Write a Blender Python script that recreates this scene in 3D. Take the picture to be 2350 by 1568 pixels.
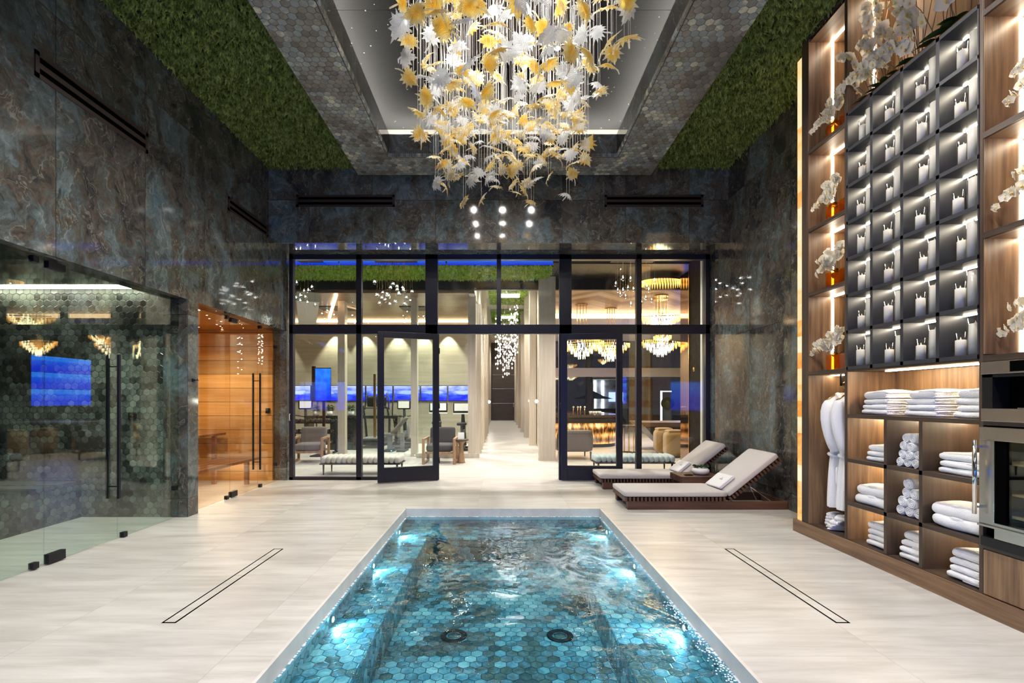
import bpy, math, random
from mathutils import Vector, Matrix
from math import pi, sin, cos, radians as R
random.seed(7)
for o in list(bpy.data.objects): bpy.data.objects.remove(o)
S = bpy.context.scene
COL = S.collection
# ------------------------------------------------------------------ camera
FPX, H, CX, CY = 1109.7, 1.4, 1148.0, 918.0        # focal length in px, eye height, principal point
cd = bpy.data.cameras.new('camera'); cam = bpy.data.objects.new('camera', cd); COL.objects.link(cam)
cd.sensor_width = 36; cd.sensor_fit = 'HORIZONTAL'; cd.lens = FPX / 2350 * 36
cd.shift_x = (1175 - CX) / 2350; cd.shift_y = (CY - 784) / 2350
cd.clip_start = 0.05; cd.clip_end = 200
cam.location = (0, 0, H); cam.rotation_euler = (pi / 2, 0, 0)
S.camera = cam
# ------------------------------------------------------------------ world, exposure
w = bpy.data.worlds.new('world'); S.world = w; w.use_nodes = True
w.node_tree.nodes['Background'].inputs[0].default_value = (0.10, 0.09, 0.13, 1)
w.node_tree.nodes['Background'].inputs[1].default_value = 0.25
S.view_settings.view_transform = 'Standard'; S.view_settings.look = 'None'
S.view_settings.gamma = 1.0; S.view_settings.exposure = 0.15
S.view_settings.use_curve_mapping = False
# ------------------------------------------------------------------ lamps (some sit in fittings, others are added fill)
WARM = (1.0, 0.80, 0.56); WHITE = (1.0, 0.95, 0.88); COOL = (0.85, 0.92, 1.0)
def lamp(kind, name, loc, energy, color=WHITE, size=0.05, cone=120, blend=0.6, aim=None, sx=None, sy=None):
    d = bpy.data.lights.new(name, kind); d.energy = energy; d.color = color
    if kind == 'SPOT': d.spot_size = R(cone); d.spot_blend = blend
    if kind in ('SPOT', 'POINT'): d.shadow_soft_size = size
    if kind == 'AREA':
        d.shape = 'RECTANGLE'; d.size = sx; d.size_y = sy
    o = bpy.data.objects.new(name, d); COL.objects.link(o); o.location = loc
    if aim is not None:
        o.rotation_euler = (Vector(aim) - Vector(loc)).to_track_quat('-Z', 'Y').to_euler()
    return o
# chandelier canopy downlights
for ix in range(3):
    for iy in range(4):
        x, y = -0.55 + 0.6 * ix, 3.1 + 0.8 * iy
        lamp('SPOT', 'canopy_lamp', (x, y, 5.36), 84, WHITE, 0.035, 150, 0.5)
# fill spots added at the soffit, out of view and behind the camera
SOFFIT_FILL = [(-1.95, 1.2), (2.05, 1.2), (-1.95, 3.0), (2.05, 3.0), (-1.95, -1.4), (2.05, -1.4), (-0.9, -1.6), (1.0, -1.6)]
for x, y in SOFFIT_FILL:
    lamp('SPOT', 'soffit_fill', (x, y, 4.93), 235, (1.0, 0.96, 0.92), 0.04, 125, 0.7)
# lounge ceiling: fill spots added without fittings
for x, y in [(-3.0, 9.2), (-1.6, 9.2), (0.0, 9.3), (1.6, 9.2), (2.5, 9.3)]:
    lamp('SPOT', 'lobby_fill', (x, y, 4.28), 215, WHITE, 0.04, 130, 0.7)
for x, y in [(-6, 12.2), (-4.8, 13.4), (-3.2, 12.4), (-2.0, 13.8), (-1.2, 12.6)]:
    lamp('SPOT', 'gym_fill', (x, y, 3.9), 330, (1, .95, .80), 0.04, 140, 0.8)  # fill added over the gym, no fittings
for px in (640, 702, 765, 835, 911, 971, 1028):
    x = (px - CX) * 15.3 / FPX
    lamp('SPOT', 'wall_washer_lamp', (x, 15.26, 3.72), 210, (1, .92, .70), 0.02, 70, 0.5, aim=(x, 15.5, 1.0))
for i in range(9):
    lamp('SPOT', 'corridor_lamp', (0.22, 12.3 + 2.4 * i, 5.22 if i else 4.9), 330, WHITE, 0.05, 120, 0.8)
for x, y in [(2.2, 12.6), (4.4, 12.2), (3.4, 15.5), (5.6, 15.0), (2.2, 17.2), (6.5, 17)]:
    lamp('SPOT', 'bar_fill', (x, y, 3.74 if y > 14.4 else 3.9), 330, WARM, 0.05, 140, 0.8)  # spots added over the bar, without fittings
# steam room and sauna
lamp('SPOT', 'steam_lamp', (-4.5, 4.6, 2.66), 115, (1, .95, .8), 0.04, 150, 0.8)
lamp('SPOT', 'sauna_lamp', (-4.7, 7.3, 2.58), 130, (1, .88, .64), 0.04, 150, 0.8)

# ================================================================== materials
def newmat(name):
    m = bpy.data.materials.new(name); m.use_nodes = True
    nt = m.node_tree; nt.nodes.clear()
    out = nt.nodes.new('ShaderNodeOutputMaterial')
    return m, nt, out
def N(nt, typ, ins=None, **props):
    n = nt.nodes.new('ShaderNode' + typ)
    for k, v in props.items(): setattr(n, k, v)
    if ins:
        for k, v in ins.items():
            s = n.inputs[k]
            if isinstance(v, bpy.types.NodeSocket): nt.links.new(v, s)
            else: s.default_value = v
    return n
def math_(nt, op, a, b=None, c=None, clamp=False):
    ins = {0: a}
    if b is not None: ins[1] = b
    if c is not None: ins[2] = c
    n = N(nt, 'Math', ins, operation=op, use_clamp=clamp); return n.outputs[0]
def vm(nt, op, a, b=None):
    ins = {0: a}
    if b is not None: ins[1] = b
    n = N(nt, 'VectorMath', ins, operation=op)
    return n.outputs['Value'] if op in ('DOT_PRODUCT', 'LENGTH', 'DISTANCE') else n.outputs['Vector']
def ramp(nt, fac, stops, interp='LINEAR'):
    n = N(nt, 'ValToRGB', {0: fac}); cr = n.color_ramp; cr.interpolation = interp
    while len(cr.elements) > 1: cr.elements.remove(cr.elements[0])
    cr.elements[0].position = stops[0][0]; cr.elements[0].color = (*stops[0][1], 1)
    for p, c in stops[1:]:
        e = cr.elements.new(p); e.color = (*c, 1)
    return n.outputs[0]
def g(v): return (v, v, v)
def mixc(nt, fac, a, b, mode='MIX'):
    n = nt.nodes.new('ShaderNodeMix'); n.data_type = 'RGBA'; n.blend_type = mode
    for s, v in ((n.inputs[0], fac), (n.inputs[6], a), (n.inputs[7], b)):
        if isinstance(v, bpy.types.NodeSocket): nt.links.new(v, s)
        else: s.default_value = v if not isinstance(v, tuple) or len(v) == 4 else (*v, 1)
    return n.outputs[2]
def plane_uv(nt, axis):
    tc = N(nt, 'TexCoord'); sp = N(nt, 'SeparateXYZ', {0: tc.outputs['Object']})
    a, b = {'x': (1, 2), 'y': (0, 2), 'z': (0, 1)}[axis]
    return N(nt, 'CombineXYZ', {0: sp.outputs[a], 1: sp.outputs[b]}).outputs[0], tc.outputs['Object'], sp
def finish(nt, out, ins):
    p = N(nt, 'BsdfPrincipled', ins); nt.links.new(p.outputs[0], out.inputs[0]); return p
def thinfres(nt, f0=0.04, normal=None, gain=1.0):
    ge = N(nt, 'NewGeometry')
    nn = normal if normal is not None else ge.outputs['Normal']
    c = math_(nt, 'ABSOLUTE', vm(nt, 'DOT_PRODUCT', nn, ge.outputs['Incoming']))
    p = math_(nt, 'POWER', math_(nt, 'SUBTRACT', 1.0, c, clamp=True), 5.0)
    return math_(nt, 'MULTIPLY_ADD', p, (1 - f0) * gain, f0, clamp=True)
def plain(name, col, rough=0.5, metal=0.0, bump=0, bscale=40, coat=0, spec=None, sheen=0, var=0.0):
    m, nt, out = newmat(name)
    ins = {'Roughness': rough, 'Metallic': metal}
    tc = N(nt, 'TexCoord')
    nz = N(nt, 'TexNoise', {'Vector': tc.outputs['Object'], 'Scale': bscale, 'Detail': 3})
    if var: ins['Base Color'] = ramp(nt, nz.outputs[0], [(0.3, tuple(c * (1 - var) for c in col)), (0.7, tuple(min(1, c * (1 + var)) for c in col))])
    else: ins['Base Color'] = (*col, 1)
    if bump: ins['Normal'] = N(nt, 'Bump', {'Height': nz.outputs[0], 'Strength': bump, 'Distance': 0.01}).outputs[0]
    if coat: ins['Coat Weight'] = coat
    if sheen: ins['Sheen Weight'] = sheen
    if spec is not None: ins['Specular IOR Level'] = spec
    finish(nt, out, ins); return m
def emit(name, col, st):
    m, nt, out = newmat(name)
    e = N(nt, 'Emission', {'Color': (*col, 1), 'Strength': st}); nt.links.new(e.outputs[0], out.inputs[0]); return m
def marble(name, axis, bright=1.0, rough=0.06, su=1.02, sv=2.2, offv=0.38):
    m, nt, out = newmat(name)
    uv, obj, sp = plane_uv(nt, axis)
    sc = vm(nt, 'MULTIPLY', vm(nt, 'ADD', uv, (50, 50 + offv, 0)), (1 / su, 1 / sv, 0))
    fl = vm(nt, 'FLOOR', sc); fr = vm(nt, 'SUBTRACT', sc, fl)
    wn = N(nt, 'TexWhiteNoise', {'Vector': fl}, noise_dimensions='3D')
    p = vm(nt, 'ADD', obj, vm(nt, 'MULTIPLY', wn.outputs['Color'], (9, 9, 9)))
    warp = N(nt, 'TexNoise', {'Vector': p, 'Scale': 1.3, 'Detail': 4, 'Roughness': 0.6})
    pw = vm(nt, 'ADD', p, vm(nt, 'MULTIPLY', warp.outputs['Color'], (1.1, 1.1, 1.1)))
    pst = vm(nt, 'MULTIPLY', pw, (1.5, 1.5, 0.75))
    big = N(nt, 'TexNoise', {'Vector': pst, 'Scale': 1.15, 'Detail': 10, 'Roughness': 0.70, 'Distortion': 0.35})
    col = ramp(nt, big.outputs[0], [(0.30, (.010, .011, .013)), (0.42, (.024, .024, .023)), (0.48, (.046, .038, .029)),
                                    (0.53, (.040, .046, .044)), (0.60, (.060, .075, .076)), (0.67, (.038, .062, .078)), (0.78, (.085, .105, .11))])
    fine = N(nt, 'TexNoise', {'Vector': pst, 'Scale': 7, 'Detail': 8, 'Roughness': 0.75, 'Distortion': 0.5})
    col = mixc(nt, 1.0, col, ramp(nt, fine.outputs[0], [(0.3, g(.45)), (0.65, g(1.5))]), 'MULTIPLY')
    vn = N(nt, 'TexNoise', {'Vector': pst, 'Scale': 1.9, 'Detail': 5, 'Roughness': 0.55, 'Distortion': 0.9})
    va = math_(nt, 'ABSOLUTE', math_(nt, 'SUBTRACT', vn.outputs[0], 0.5))
    col = mixc(nt, math_(nt, 'MULTIPLY', ramp(nt, va, [(0.0, g(1)), (0.012, g(0))]), fine.outputs[0]), col, (.16, .155, .13, 1))
    spf = N(nt, 'SeparateXYZ', {0: fr})
    dx = math_(nt, 'MINIMUM', spf.outputs[0], math_(nt, 'SUBTRACT', 1, spf.outputs[0]))
    dz = math_(nt, 'MINIMUM', spf.outputs[1], math_(nt, 'SUBTRACT', 1, spf.outputs[1]))
    seam = math_(nt, 'MINIMUM', math_(nt, 'MULTIPLY', dx, su), math_(nt, 'MULTIPLY', dz, sv))
    sm = math_(nt, 'LESS_THAN', seam, 0.0025)
    col = mixc(nt, sm, col, (.01, .01, .01, 1))
    col = mixc(nt, 1.0, col, (bright, bright, bright, 1), 'MULTIPLY')
    bp = N(nt, 'Bump', {'Height': big.outputs[0], 'Strength': 0.02, 'Distance': 0.02})
    finish(nt, out, {'Base Color': col, 'Roughness': rough, 'Specular IOR Level': 0.65, 'Normal': bp.outputs[0]}); return m
def hexmat(name, axis, size, stops, grout, rough=0.2, gw=0.46, bright=1.0, big=1.2, wnw=.30):
    m, nt, out = newmat(name)
    uv, obj, sp = plane_uv(nt, axis)
    s = (1.0, 1.7320508, 1.0); hs = (0.5, 0.8660254, 0.5)
    p = vm(nt, 'ADD', vm(nt, 'MULTIPLY', uv, (1 / size, 1 / size, 0)), (200, 346.41016, 0))
    a = vm(nt, 'SUBTRACT', vm(nt, 'MODULO', p, s), hs)
    b = vm(nt, 'SUBTRACT', vm(nt, 'MODULO', vm(nt, 'SUBTRACT', p, hs), s), hs)
    a = vm(nt, 'MULTIPLY', a, (1, 1, 0)); b = vm(nt, 'MULTIPLY', b, (1, 1, 0))
    lt = math_(nt, 'LESS_THAN', vm(nt, 'DOT_PRODUCT', a, a), vm(nt, 'DOT_PRODUCT', b, b))
    mx = nt.nodes.new('ShaderNodeMix'); mx.data_type = 'VECTOR'
    nt.links.new(lt, mx.inputs[0]); nt.links.new(b, mx.inputs[4]); nt.links.new(a, mx.inputs[5])
    gv = mx.outputs[1]
    idv = N(nt, 'VectorMath', {0: vm(nt, 'SUBTRACT', p, gv), 1: (0.25, 0.25, 0.25)}, operation='SNAP').outputs[0]
    q = vm(nt, 'ABSOLUTE', gv); sq = N(nt, 'SeparateXYZ', {0: q})
    d = math_(nt, 'MAXIMUM', vm(nt, 'DOT_PRODUCT', q, (0.5, 0.8660254, 0)), sq.outputs[0])
    wn = N(nt, 'TexWhiteNoise', {'Vector': idv}, noise_dimensions='3D')
    patch = N(nt, 'TexNoise', {'Vector': idv, 'Scale': 0.13 * big, 'Detail': 2})
    off = vm(nt, 'ADD', obj, vm(nt, 'MULTIPLY', wn.outputs['Color'], (5, 5, 5)))
    nz = N(nt, 'TexNoise', {'Vector': off, 'Scale': 9, 'Detail': 7, 'Roughness': 0.65, 'Distortion': 1.2})
    f = math_(nt, 'ADD', math_(nt, 'ADD', math_(nt, 'MULTIPLY_ADD', wn.outputs['Value'], wnw, -.25 - wnw / 2), math_(nt, 'MULTIPLY', patch.outputs[0], 1.5)),
              math_(nt, 'MULTIPLY', math_(nt, 'SUBTRACT', nz.outputs[0], 0.5), 1.0))
    col = ramp(nt, f, stops)
    col = mixc(nt, ramp(nt, d, [(gw, g(0)), (gw + 0.02, g(1))]), col, (*grout, 1))
    col = mixc(nt, 1.0, col, (bright, bright, bright, 1), 'MULTIPLY')
    bp = N(nt, 'Bump', {'Height': ramp(nt, d, [(gw - .04, g(1)), (gw + 0.03, g(0))]), 'Strength': 0.5, 'Distance': 0.004})
    rg = math_(nt, 'ADD', math_(nt, 'MULTIPLY', wn.outputs['Value'], 0.25), rough)
    finish(nt, out, {'Base Color': col, 'Roughness': rg, 'Specular IOR Level': 0.5, 'Normal': bp.outputs[0]}); return m
def wood(name, c1, c2, grain='z', scale=1.0, rough=0.42, bright=1.0, planks=None, coat=0):
    m, nt, out = newmat(name)
    tc = N(nt, 'TexCoord'); p = tc.outputs['Object']
    k = {'x': (1.2, 22, 22), 'y': (22, 1.2, 22), 'z': (22, 22, 1.2)}[grain]
    warp = N(nt, 'TexNoise', {'Vector': vm(nt, 'MULTIPLY', p, tuple(q * 0.12 for q in k)), 'Scale': scale, 'Detail': 2})
    v = vm(nt, 'ADD', vm(nt, 'MULTIPLY', p, k), vm(nt, 'MULTIPLY', warp.outputs['Color'], (3, 3, 3)))
    nz = N(nt, 'TexNoise', {'Vector': v, 'Scale': scale, 'Detail': 6, 'Roughness': 0.6})
    col = ramp(nt, nz.outputs[0], [(0.3, c1), (0.52, tuple((a + b) / 2 for a, b in zip(c1, c2))), (0.7, c2)])
    ins = {'Roughness': rough}
    if planks:
        ax, w_ = planks
        sp = N(nt, 'SeparateXYZ', {0: p}); q = math_(nt, 'DIVIDE', math_(nt, 'ADD', sp.outputs['xyz'.index(ax)], 50), w_)
        fr = math_(nt, 'FRACT', q); wn = N(nt, 'TexWhiteNoise', {'W': math_(nt, 'FLOOR', q)}, noise_dimensions='1D')
        col = mixc(nt, 1.0, col, ramp(nt, wn.outputs[0], [(0, g(.72)), (1, g(1.2))]), 'MULTIPLY')
        col = mixc(nt, math_(nt, 'LESS_THAN', fr, 0.03), col, (.02, .015, .01, 1))
    col = mixc(nt, 1.0, col, (bright, bright, bright, 1), 'MULTIPLY')
    ins['Base Color'] = col
    ins['Normal'] = N(nt, 'Bump', {'Height': nz.outputs[0], 'Strength': 0.08, 'Distance': 0.003}).outputs[0]
    if coat: ins['Coat Weight'] = coat
    finish(nt, out, ins); return m
def glass_thin(name, tint=(0.93, 0.97, 0.96), ior=1.5, rough=0.0):
    m, nt, out = newmat(name)
    t = N(nt, 'BsdfTransparent', {'Color': (*tint, 1)}); gl = N(nt, 'BsdfGlossy', {'Color': (1, 1, 1, 1), 'Roughness': rough})
    mx = N(nt, 'MixShader', {0: thinfres(nt, .045 if ior >= 1.5 else .03, gain=.8), 1: t.outputs[0], 2: gl.outputs[0]}); nt.links.new(mx.outputs[0], out.inputs[0]); return m
M = {}
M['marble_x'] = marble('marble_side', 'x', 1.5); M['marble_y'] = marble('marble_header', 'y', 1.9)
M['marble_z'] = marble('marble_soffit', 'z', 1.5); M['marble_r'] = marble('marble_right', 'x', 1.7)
ST = [(0.22, (.065, .06, .055)), (0.40, (.10, .09, .075)), (0.50, (.12, .12, .108)), (0.58, (.10, .13, .145)), (0.68, (.18, .175, .145)), (0.82, (.30, .29, .23))]
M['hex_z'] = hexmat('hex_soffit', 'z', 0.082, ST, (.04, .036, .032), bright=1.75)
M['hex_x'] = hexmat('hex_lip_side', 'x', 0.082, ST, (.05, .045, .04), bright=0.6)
M['hex_y'] = hexmat('hex_steam', 'y', 0.082, [(0.28, (.02, .022, .02)), (0.45, (.055, .06, .05)), (0.6, (.085, .10, .09)), (0.8, (.16, .18, .15))], (.02, .02, .018), bright=1.2)
M['hex_sx'] = hexmat('hex_steam_side', 'x', 0.082, [(0.28, (.02, .022, .02)), (0.45, (.055, .06, .05)), (0.6, (.085, .10, .09)), (0.8, (.16, .18, .15))], (.02, .02, .018), bright=1.0)
SP = [(0.22, (.05, .07, .07)), (0.38, (.15, .14, .11)), (0.47, (.12, .20, .24)), (0.55, (.20, .33, .36)), (0.66, (.30, .40, .38)), (0.80, (.50, .56, .52))]
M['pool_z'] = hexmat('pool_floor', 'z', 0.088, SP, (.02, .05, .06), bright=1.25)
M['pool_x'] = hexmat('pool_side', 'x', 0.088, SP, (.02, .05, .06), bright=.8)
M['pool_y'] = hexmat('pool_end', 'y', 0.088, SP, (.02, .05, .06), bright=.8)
def floor_mat():
    m, nt, out = newmat('floor_stone')
    uv, obj, sp = plane_uv(nt, 'z')
    sc = vm(nt, 'MULTIPLY', vm(nt, 'ADD', uv, (60.03 - 0.93, 60 - .24, 0)), (1 / 1.2, 1 / 1.2, 0))
    fl = vm(nt, 'FLOOR', sc); fr = N(nt, 'SeparateXYZ', {0: vm(nt, 'SUBTRACT', sc, fl)})
    wn = N(nt, 'TexWhiteNoise', {'Vector': fl}, noise_dimensions='3D')
    p = vm(nt, 'ADD', obj, vm(nt, 'MULTIPLY', wn.outputs['Color'], (9, 9, 9)))
    n1 = N(nt, 'TexNoise', {'Vector': vm(nt, 'MULTIPLY', p, (1.1, 9, 1)), 'Scale': 1.2, 'Detail': 8, 'Roughness': 0.62, 'Distortion': 0.4})
    n2 = N(nt, 'TexNoise', {'Vector': vm(nt, 'MULTIPLY', p, (0.7, 2, 1)), 'Scale': 1.1, 'Detail': 3})
    col = ramp(nt, n1.outputs[0], [(0.32, (.44, .42, .385)), (0.52, (.55, .53, .50)), (0.7, (.62, .605, .575))])
    col = mixc(nt, 1.0, col, ramp(nt, n2.outputs[0], [(0.3, g(.9)), (0.7, g(1.06))]), 'MULTIPLY')
    dx = math_(nt, 'MINIMUM', fr.outputs[0], math_(nt, 'SUBTRACT', 1, fr.outputs[0]))
    dy = math_(nt, 'MINIMUM', fr.outputs[1], math_(nt, 'SUBTRACT', 1, fr.outputs[1]))
    sm = math_(nt, 'LESS_THAN', math_(nt, 'MINIMUM', dx, dy), 0.0016)
    col = mixc(nt, math_(nt, 'MULTIPLY', sm, 0.45), col, (.25, .23, .2, 1))
    finish(nt, out, {'Base Color': col, 'Roughness': 0.33, 'Specular IOR Level': 0.4}); return m
M['floor'] = floor_mat()
M['coping'] = plain('coping_stone', (.60, .58, .55), 0.35, var=0.1, bscale=6)
M['walnut'] = wood('walnut', (.11, .060, .030), (.34, .205, .105), 'z')
M['walnut_y'] = wood('walnut_lengthwise', (.10, .056, .029), (.29, .175, .095), 'y')
M['walnut_dark'] = wood('walnut_frame', (.030, .019, .013), (.080, .052, .035), 'y')
M['walnut_darkz'] = wood('walnut_stile', (.030, .019, .013), (.080, .052, .035), 'z')
M['teak'] = wood('lounger_teak', (.05, .022, .014), (.15, .07, .042), 'x', rough=0.5)
M['sauna'] = wood('sauna_panel', (.52, .28, .08), (.74, .45, .17), 'x', 0.8, planks=('z', 0.24))
M['sauna_b'] = wood('sauna_bench', (.22, .10, .05), (.4, .2, .1), 'x', 0.8)
M['darkwood'] = wood('dark_panel', (.010, .007, .006), (.026, .018, .014), 'z', rough=0.4)
M['doorwood'] = wood('dark_door', (.030, .022, .018), (.07, .05, .04), 'x', rough=0.4)
M['ceilwood'] = wood('ceiling_wood', (.14, .085, .045), (.30, .19, .11), 'x', rough=0.3)
M['oak'] = wood('oak_frame', (.24, .14, .07), (.46, .29, .16), 'z')
M['onyx_led'] = None
M['anth'] = plain('anthracite_lacquer', (.030, .031, .037), 0.38)
M['frame'] = plain('black_aluminium', (.017, .017, .024), 0.35, 0.3)
M['black'] = plain('black_metal', (.012, .012, .013), 0.4, 0.4)
M['bronze'] = plain('dark_bronze', (.040, .025, .021), 0.5, 0.2)
M['slot'] = plain('slot_black', (.002, .002, .002), 0.9, spec=0.0)
M['steel'] = plain('brushed_steel', (.55, .52, .47), 0.25, 1.0, bump=.02, bscale=90)
M['chrome'] = plain('chrome', (.8, .8, .8), 0.08, 1.0)
M['gold'] = plain('gold_metal', (.75, .52, .20), 0.22, 1.0)
M['cushion'] = plain('cushion_fabric', (.53, .49, .475), 0.85, bump=.15, bscale=350, sheen=.2)
M['terry'] = plain('white_terry', (.86, .85, .87), 0.95, bump=.7, bscale=170, sheen=.3)
M['white'] = plain('white_ceramic', (.82, .81, .80), 0.25)
M['ceil_white'] = plain('ceiling_plaster', (.62, .58, .50), 0.7)
M['travertine'] = wood('travertine', (.46, .40, .31), (.60, .53, .43), 'z', 0.7, rough=0.4)
M['gymstone'] = wood('gym_stone', (.28, .26, .20), (.37, .34, .27), 'x', 0.5, rough=0.5)
M['greyfab'] = plain('grey_upholstery', (.14, .125, .12), 0.85, bump=.2, bscale=200)
M['darkfab'] = plain('charcoal_upholstery', (.05, .047, .05), 0.85, bump=.2, bscale=200)
M['tuft'] = plain('pale_upholstery', (.55, .52, .47), 0.8, bump=.2, bscale=200)
M['tuftb'] = plain('pale_blue_upholstery', (.38, .45, .46), 0.7, bump=.2, bscale=200, sheen=.3)
M['mustard'] = plain('mustard_velvet', (.26, .145, .03), 0.75, sheen=.5, bump=.1, bscale=150)
M['taupe'] = plain('taupe_leather', (.12, .085, .065), 0.5)
M['stonecounter'] = marble('counter_marble', 'y', 0.5)
M['rubber'] = plain('black_rubber', (.015, .015, .017), 0.55)
M['greyplast'] = plain('grey_plastic', (.16, .17, .18), 0.4)
M['leafgreen'] = plain('leaf_green', (.035, .10, .018), 0.4, var=.5, bscale=30)
M['orchleaf'] = plain('orchid_leaf', (.03, .065, .018), 0.3, var=.4, bscale=12)
M['stem'] = plain('stem_brown', (.09, .065, .03), 0.6)
M['wick'] = plain('wick', (.85, .75, .55), 0.6)
M['bark'] = plain('palm_bark', (.20, .15, .11), 0.9, bump=1, bscale=30, var=.3)
M['night'] = plain('night_paving', (.05, .05, .06), 0.5)
M['canvas'] = plain('umbrella_canvas', (.10, .13, .18), 0.9)
M['glass'] = glass_thin('clear_glass', (.95, .98, .97))
M['glass_g'] = glass_thin('greenish_glass', (.86, .93, .90), 1.55)
M['glass_a'] = glass_thin('bronze_tint_glass', (.93, .86, .76), 1.55)
M['jar'] = glass_thin('jar_glass', (.96, .96, .96), 1.45)
M['led'] = emit('led_strip', (1, .82, .60), 45)
M['bayled'] = emit('bay_led', (1, .80, .54), 110)
M['led_w'] = emit('led_strip_white', (1, .90, .72), 30)
M['led_hot'] = emit('led_vertical', (1, .84, .64), 28)
M['cove'] = emit('cove_led', (1, .95, .86), 230)
M['dot'] = emit('downlight_lens', (1, .93, .82), 40)
M['warmcove'] = emit('warm_cove', (1, .62, .34), 9)
M['poollight'] = emit('pool_light', (.35, .80, 1), 160)
M['crystal_lit'] = emit('lit_core', (1, .96, .88), 60)
M['moonled'] = emit('cold_led', (.75, .82, 1), 5)
def wax():
    m, nt, out = newmat('candle_wax')
    finish(nt, out, {'Base Color': (.80, .76, .68, 1), 'Roughness': .5, 'Subsurface Weight': .35, 'Subsurface Radius': (.03, .025, .02), 'Subsurface Scale': .5}); return m
M['wax'] = wax()
def petal():
    m, nt, out = newmat('orchid_petal')
    d = N(nt, 'BsdfDiffuse', {'Color': (.80, .78, .72, 1)}); t = N(nt, 'BsdfTranslucent', {'Color': (.85, .80, .60, 1)})
    mx = N(nt, 'MixShader', {0: 0.42, 1: d.outputs[0], 2: t.outputs[0]}); nt.links.new(mx.outputs[0], out.inputs[0]); return m
M['petal'] = petal(); M['lip'] = plain('orchid_lip', (.75, .50, .12), .5)
def amber_glass():
    m, nt, out = newmat('amber_glass')
    t = N(nt, 'BsdfTransparent', {'Color': (.92, .60, .22, 1)}); gl = N(nt, 'BsdfGlossy', {'Color': (1, .9, .8, 1), 'Roughness': .02})
    tr = N(nt, 'BsdfTranslucent', {'Color': (.7, .38, .08, 1)})
    a = N(nt, 'MixShader', {0: .22, 1: t.outputs[0], 2: tr.outputs[0]})
    mx = N(nt, 'MixShader', {0: thinfres(nt, .04), 1: a.outputs[0], 2: gl.outputs[0]}); nt.links.new(mx.outputs[0], out.inputs[0]); return m
M['amber'] = amber_glass()
def leafglass(name, amber):
    # cast glass leaf: clear ribbed rim, amber heart
    m, nt, out = newmat(name)
    tc = N(nt, 'TexCoord'); sp = N(nt, 'SeparateXYZ', {0: tc.outputs['Object']})
    oi = N(nt, 'ObjectInfo')
    rr = vm(nt, 'LENGTH', vm(nt, 'MULTIPLY', vm(nt, 'ADD', tc.outputs['Object'], (0, -0.005, 0)), (1, .8, .3)))
    nz = N(nt, 'TexNoise', {'Vector': vm(nt, 'ADD', tc.outputs['Object'], oi.outputs['Location']), 'Scale': 22, 'Detail': 2})
    f = math_(nt, 'ADD', rr, math_(nt, 'MULTIPLY', math_(nt, 'SUBTRACT', nz.outputs[0], .5), .05))
    if amber:
        col = ramp(nt, math_(nt, 'MULTIPLY', f, 8), [(0.10, (1, .70, .14)), (0.34, (1, .84, .38)), (0.58, (1, .95, .76)), (.85, (1, .98, .94))])
    else: col = ramp(nt, f, [(0, (.92, .94, .96)), (1, (1, 1, 1))])
    ribs = math_(nt, 'SINE', math_(nt, 'MULTIPLY', math_(nt, 'ADD', math_(nt, 'ABSOLUTE', sp.outputs[0]), math_(nt, 'MULTIPLY', sp.outputs[1], -1.1)), 620))
    bp = N(nt, 'Bump', {'Height': ribs, 'Strength': .9, 'Distance': .006})
    shade = mixc(nt, 1.0, col, ramp(nt, math_(nt, 'ADD', math_(nt, 'MULTIPLY', ribs, .5), .5), [(0, g(.62)), (1, g(1))]), 'MULTIPLY')
    t = N(nt, 'BsdfTransparent', {'Color': col}); tr = N(nt, 'BsdfTranslucent', {'Color': shade, 'Normal': bp.outputs[0]})
    df = N(nt, 'BsdfDiffuse', {'Color': shade, 'Normal': bp.outputs[0]})
    gl = N(nt, 'BsdfGlossy', {'Color': (1, 1, 1, 1), 'Roughness': .12, 'Normal': bp.outputs[0]})
    a = N(nt, 'MixShader', {0: .5, 1: tr.outputs[0], 2: df.outputs[0]})
    b = N(nt, 'MixShader', {0: .62 if amber else .5, 1: t.outputs[0], 2: a.outputs[0]})
    mx = N(nt, 'MixShader', {0: thinfres(nt, .10, bp.outputs[0]), 1: b.outputs[0], 2: gl.outputs[0]}); nt.links.new(mx.outputs[0], out.inputs[0]); return m
M['leaf_a'] = leafglass('amber_leaf_glass', True); M['leaf_c'] = leafglass('clear_leaf_glass', False)
def crystal(name, tint, e=0.0, ecol=(1, .9, .7)):
    m, nt, out = newmat(name)
    t = N(nt, 'BsdfTransparent', {'Color': (*tint, 1)}); gl = N(nt, 'BsdfGlossy', {'Color': (1, 1, 1, 1), 'Roughness': .03})
    mx = N(nt, 'MixShader', {0: thinfres(nt, .14), 1: t.outputs[0], 2: gl.outputs[0]})
    if e:
        em = N(nt, 'Emission', {'Color': (*ecol, 1), 'Strength': e}); mx = N(nt, 'AddShader', {0: mx.outputs[0], 1: em.outputs[0]})
    nt.links.new(mx.outputs[0], out.inputs[0]); return m
M['crystal'] = crystal('crystal_drop', (.9, .92, .95))
M['amber_crystal'] = crystal('lit_amber_crystal', (1, .8, .45), 1.6, (1, .55, .14))
M['hot_crystal'] = crystal('lit_white_crystal', (1, .95, .8), 6, (1, .86, .55))
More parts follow.
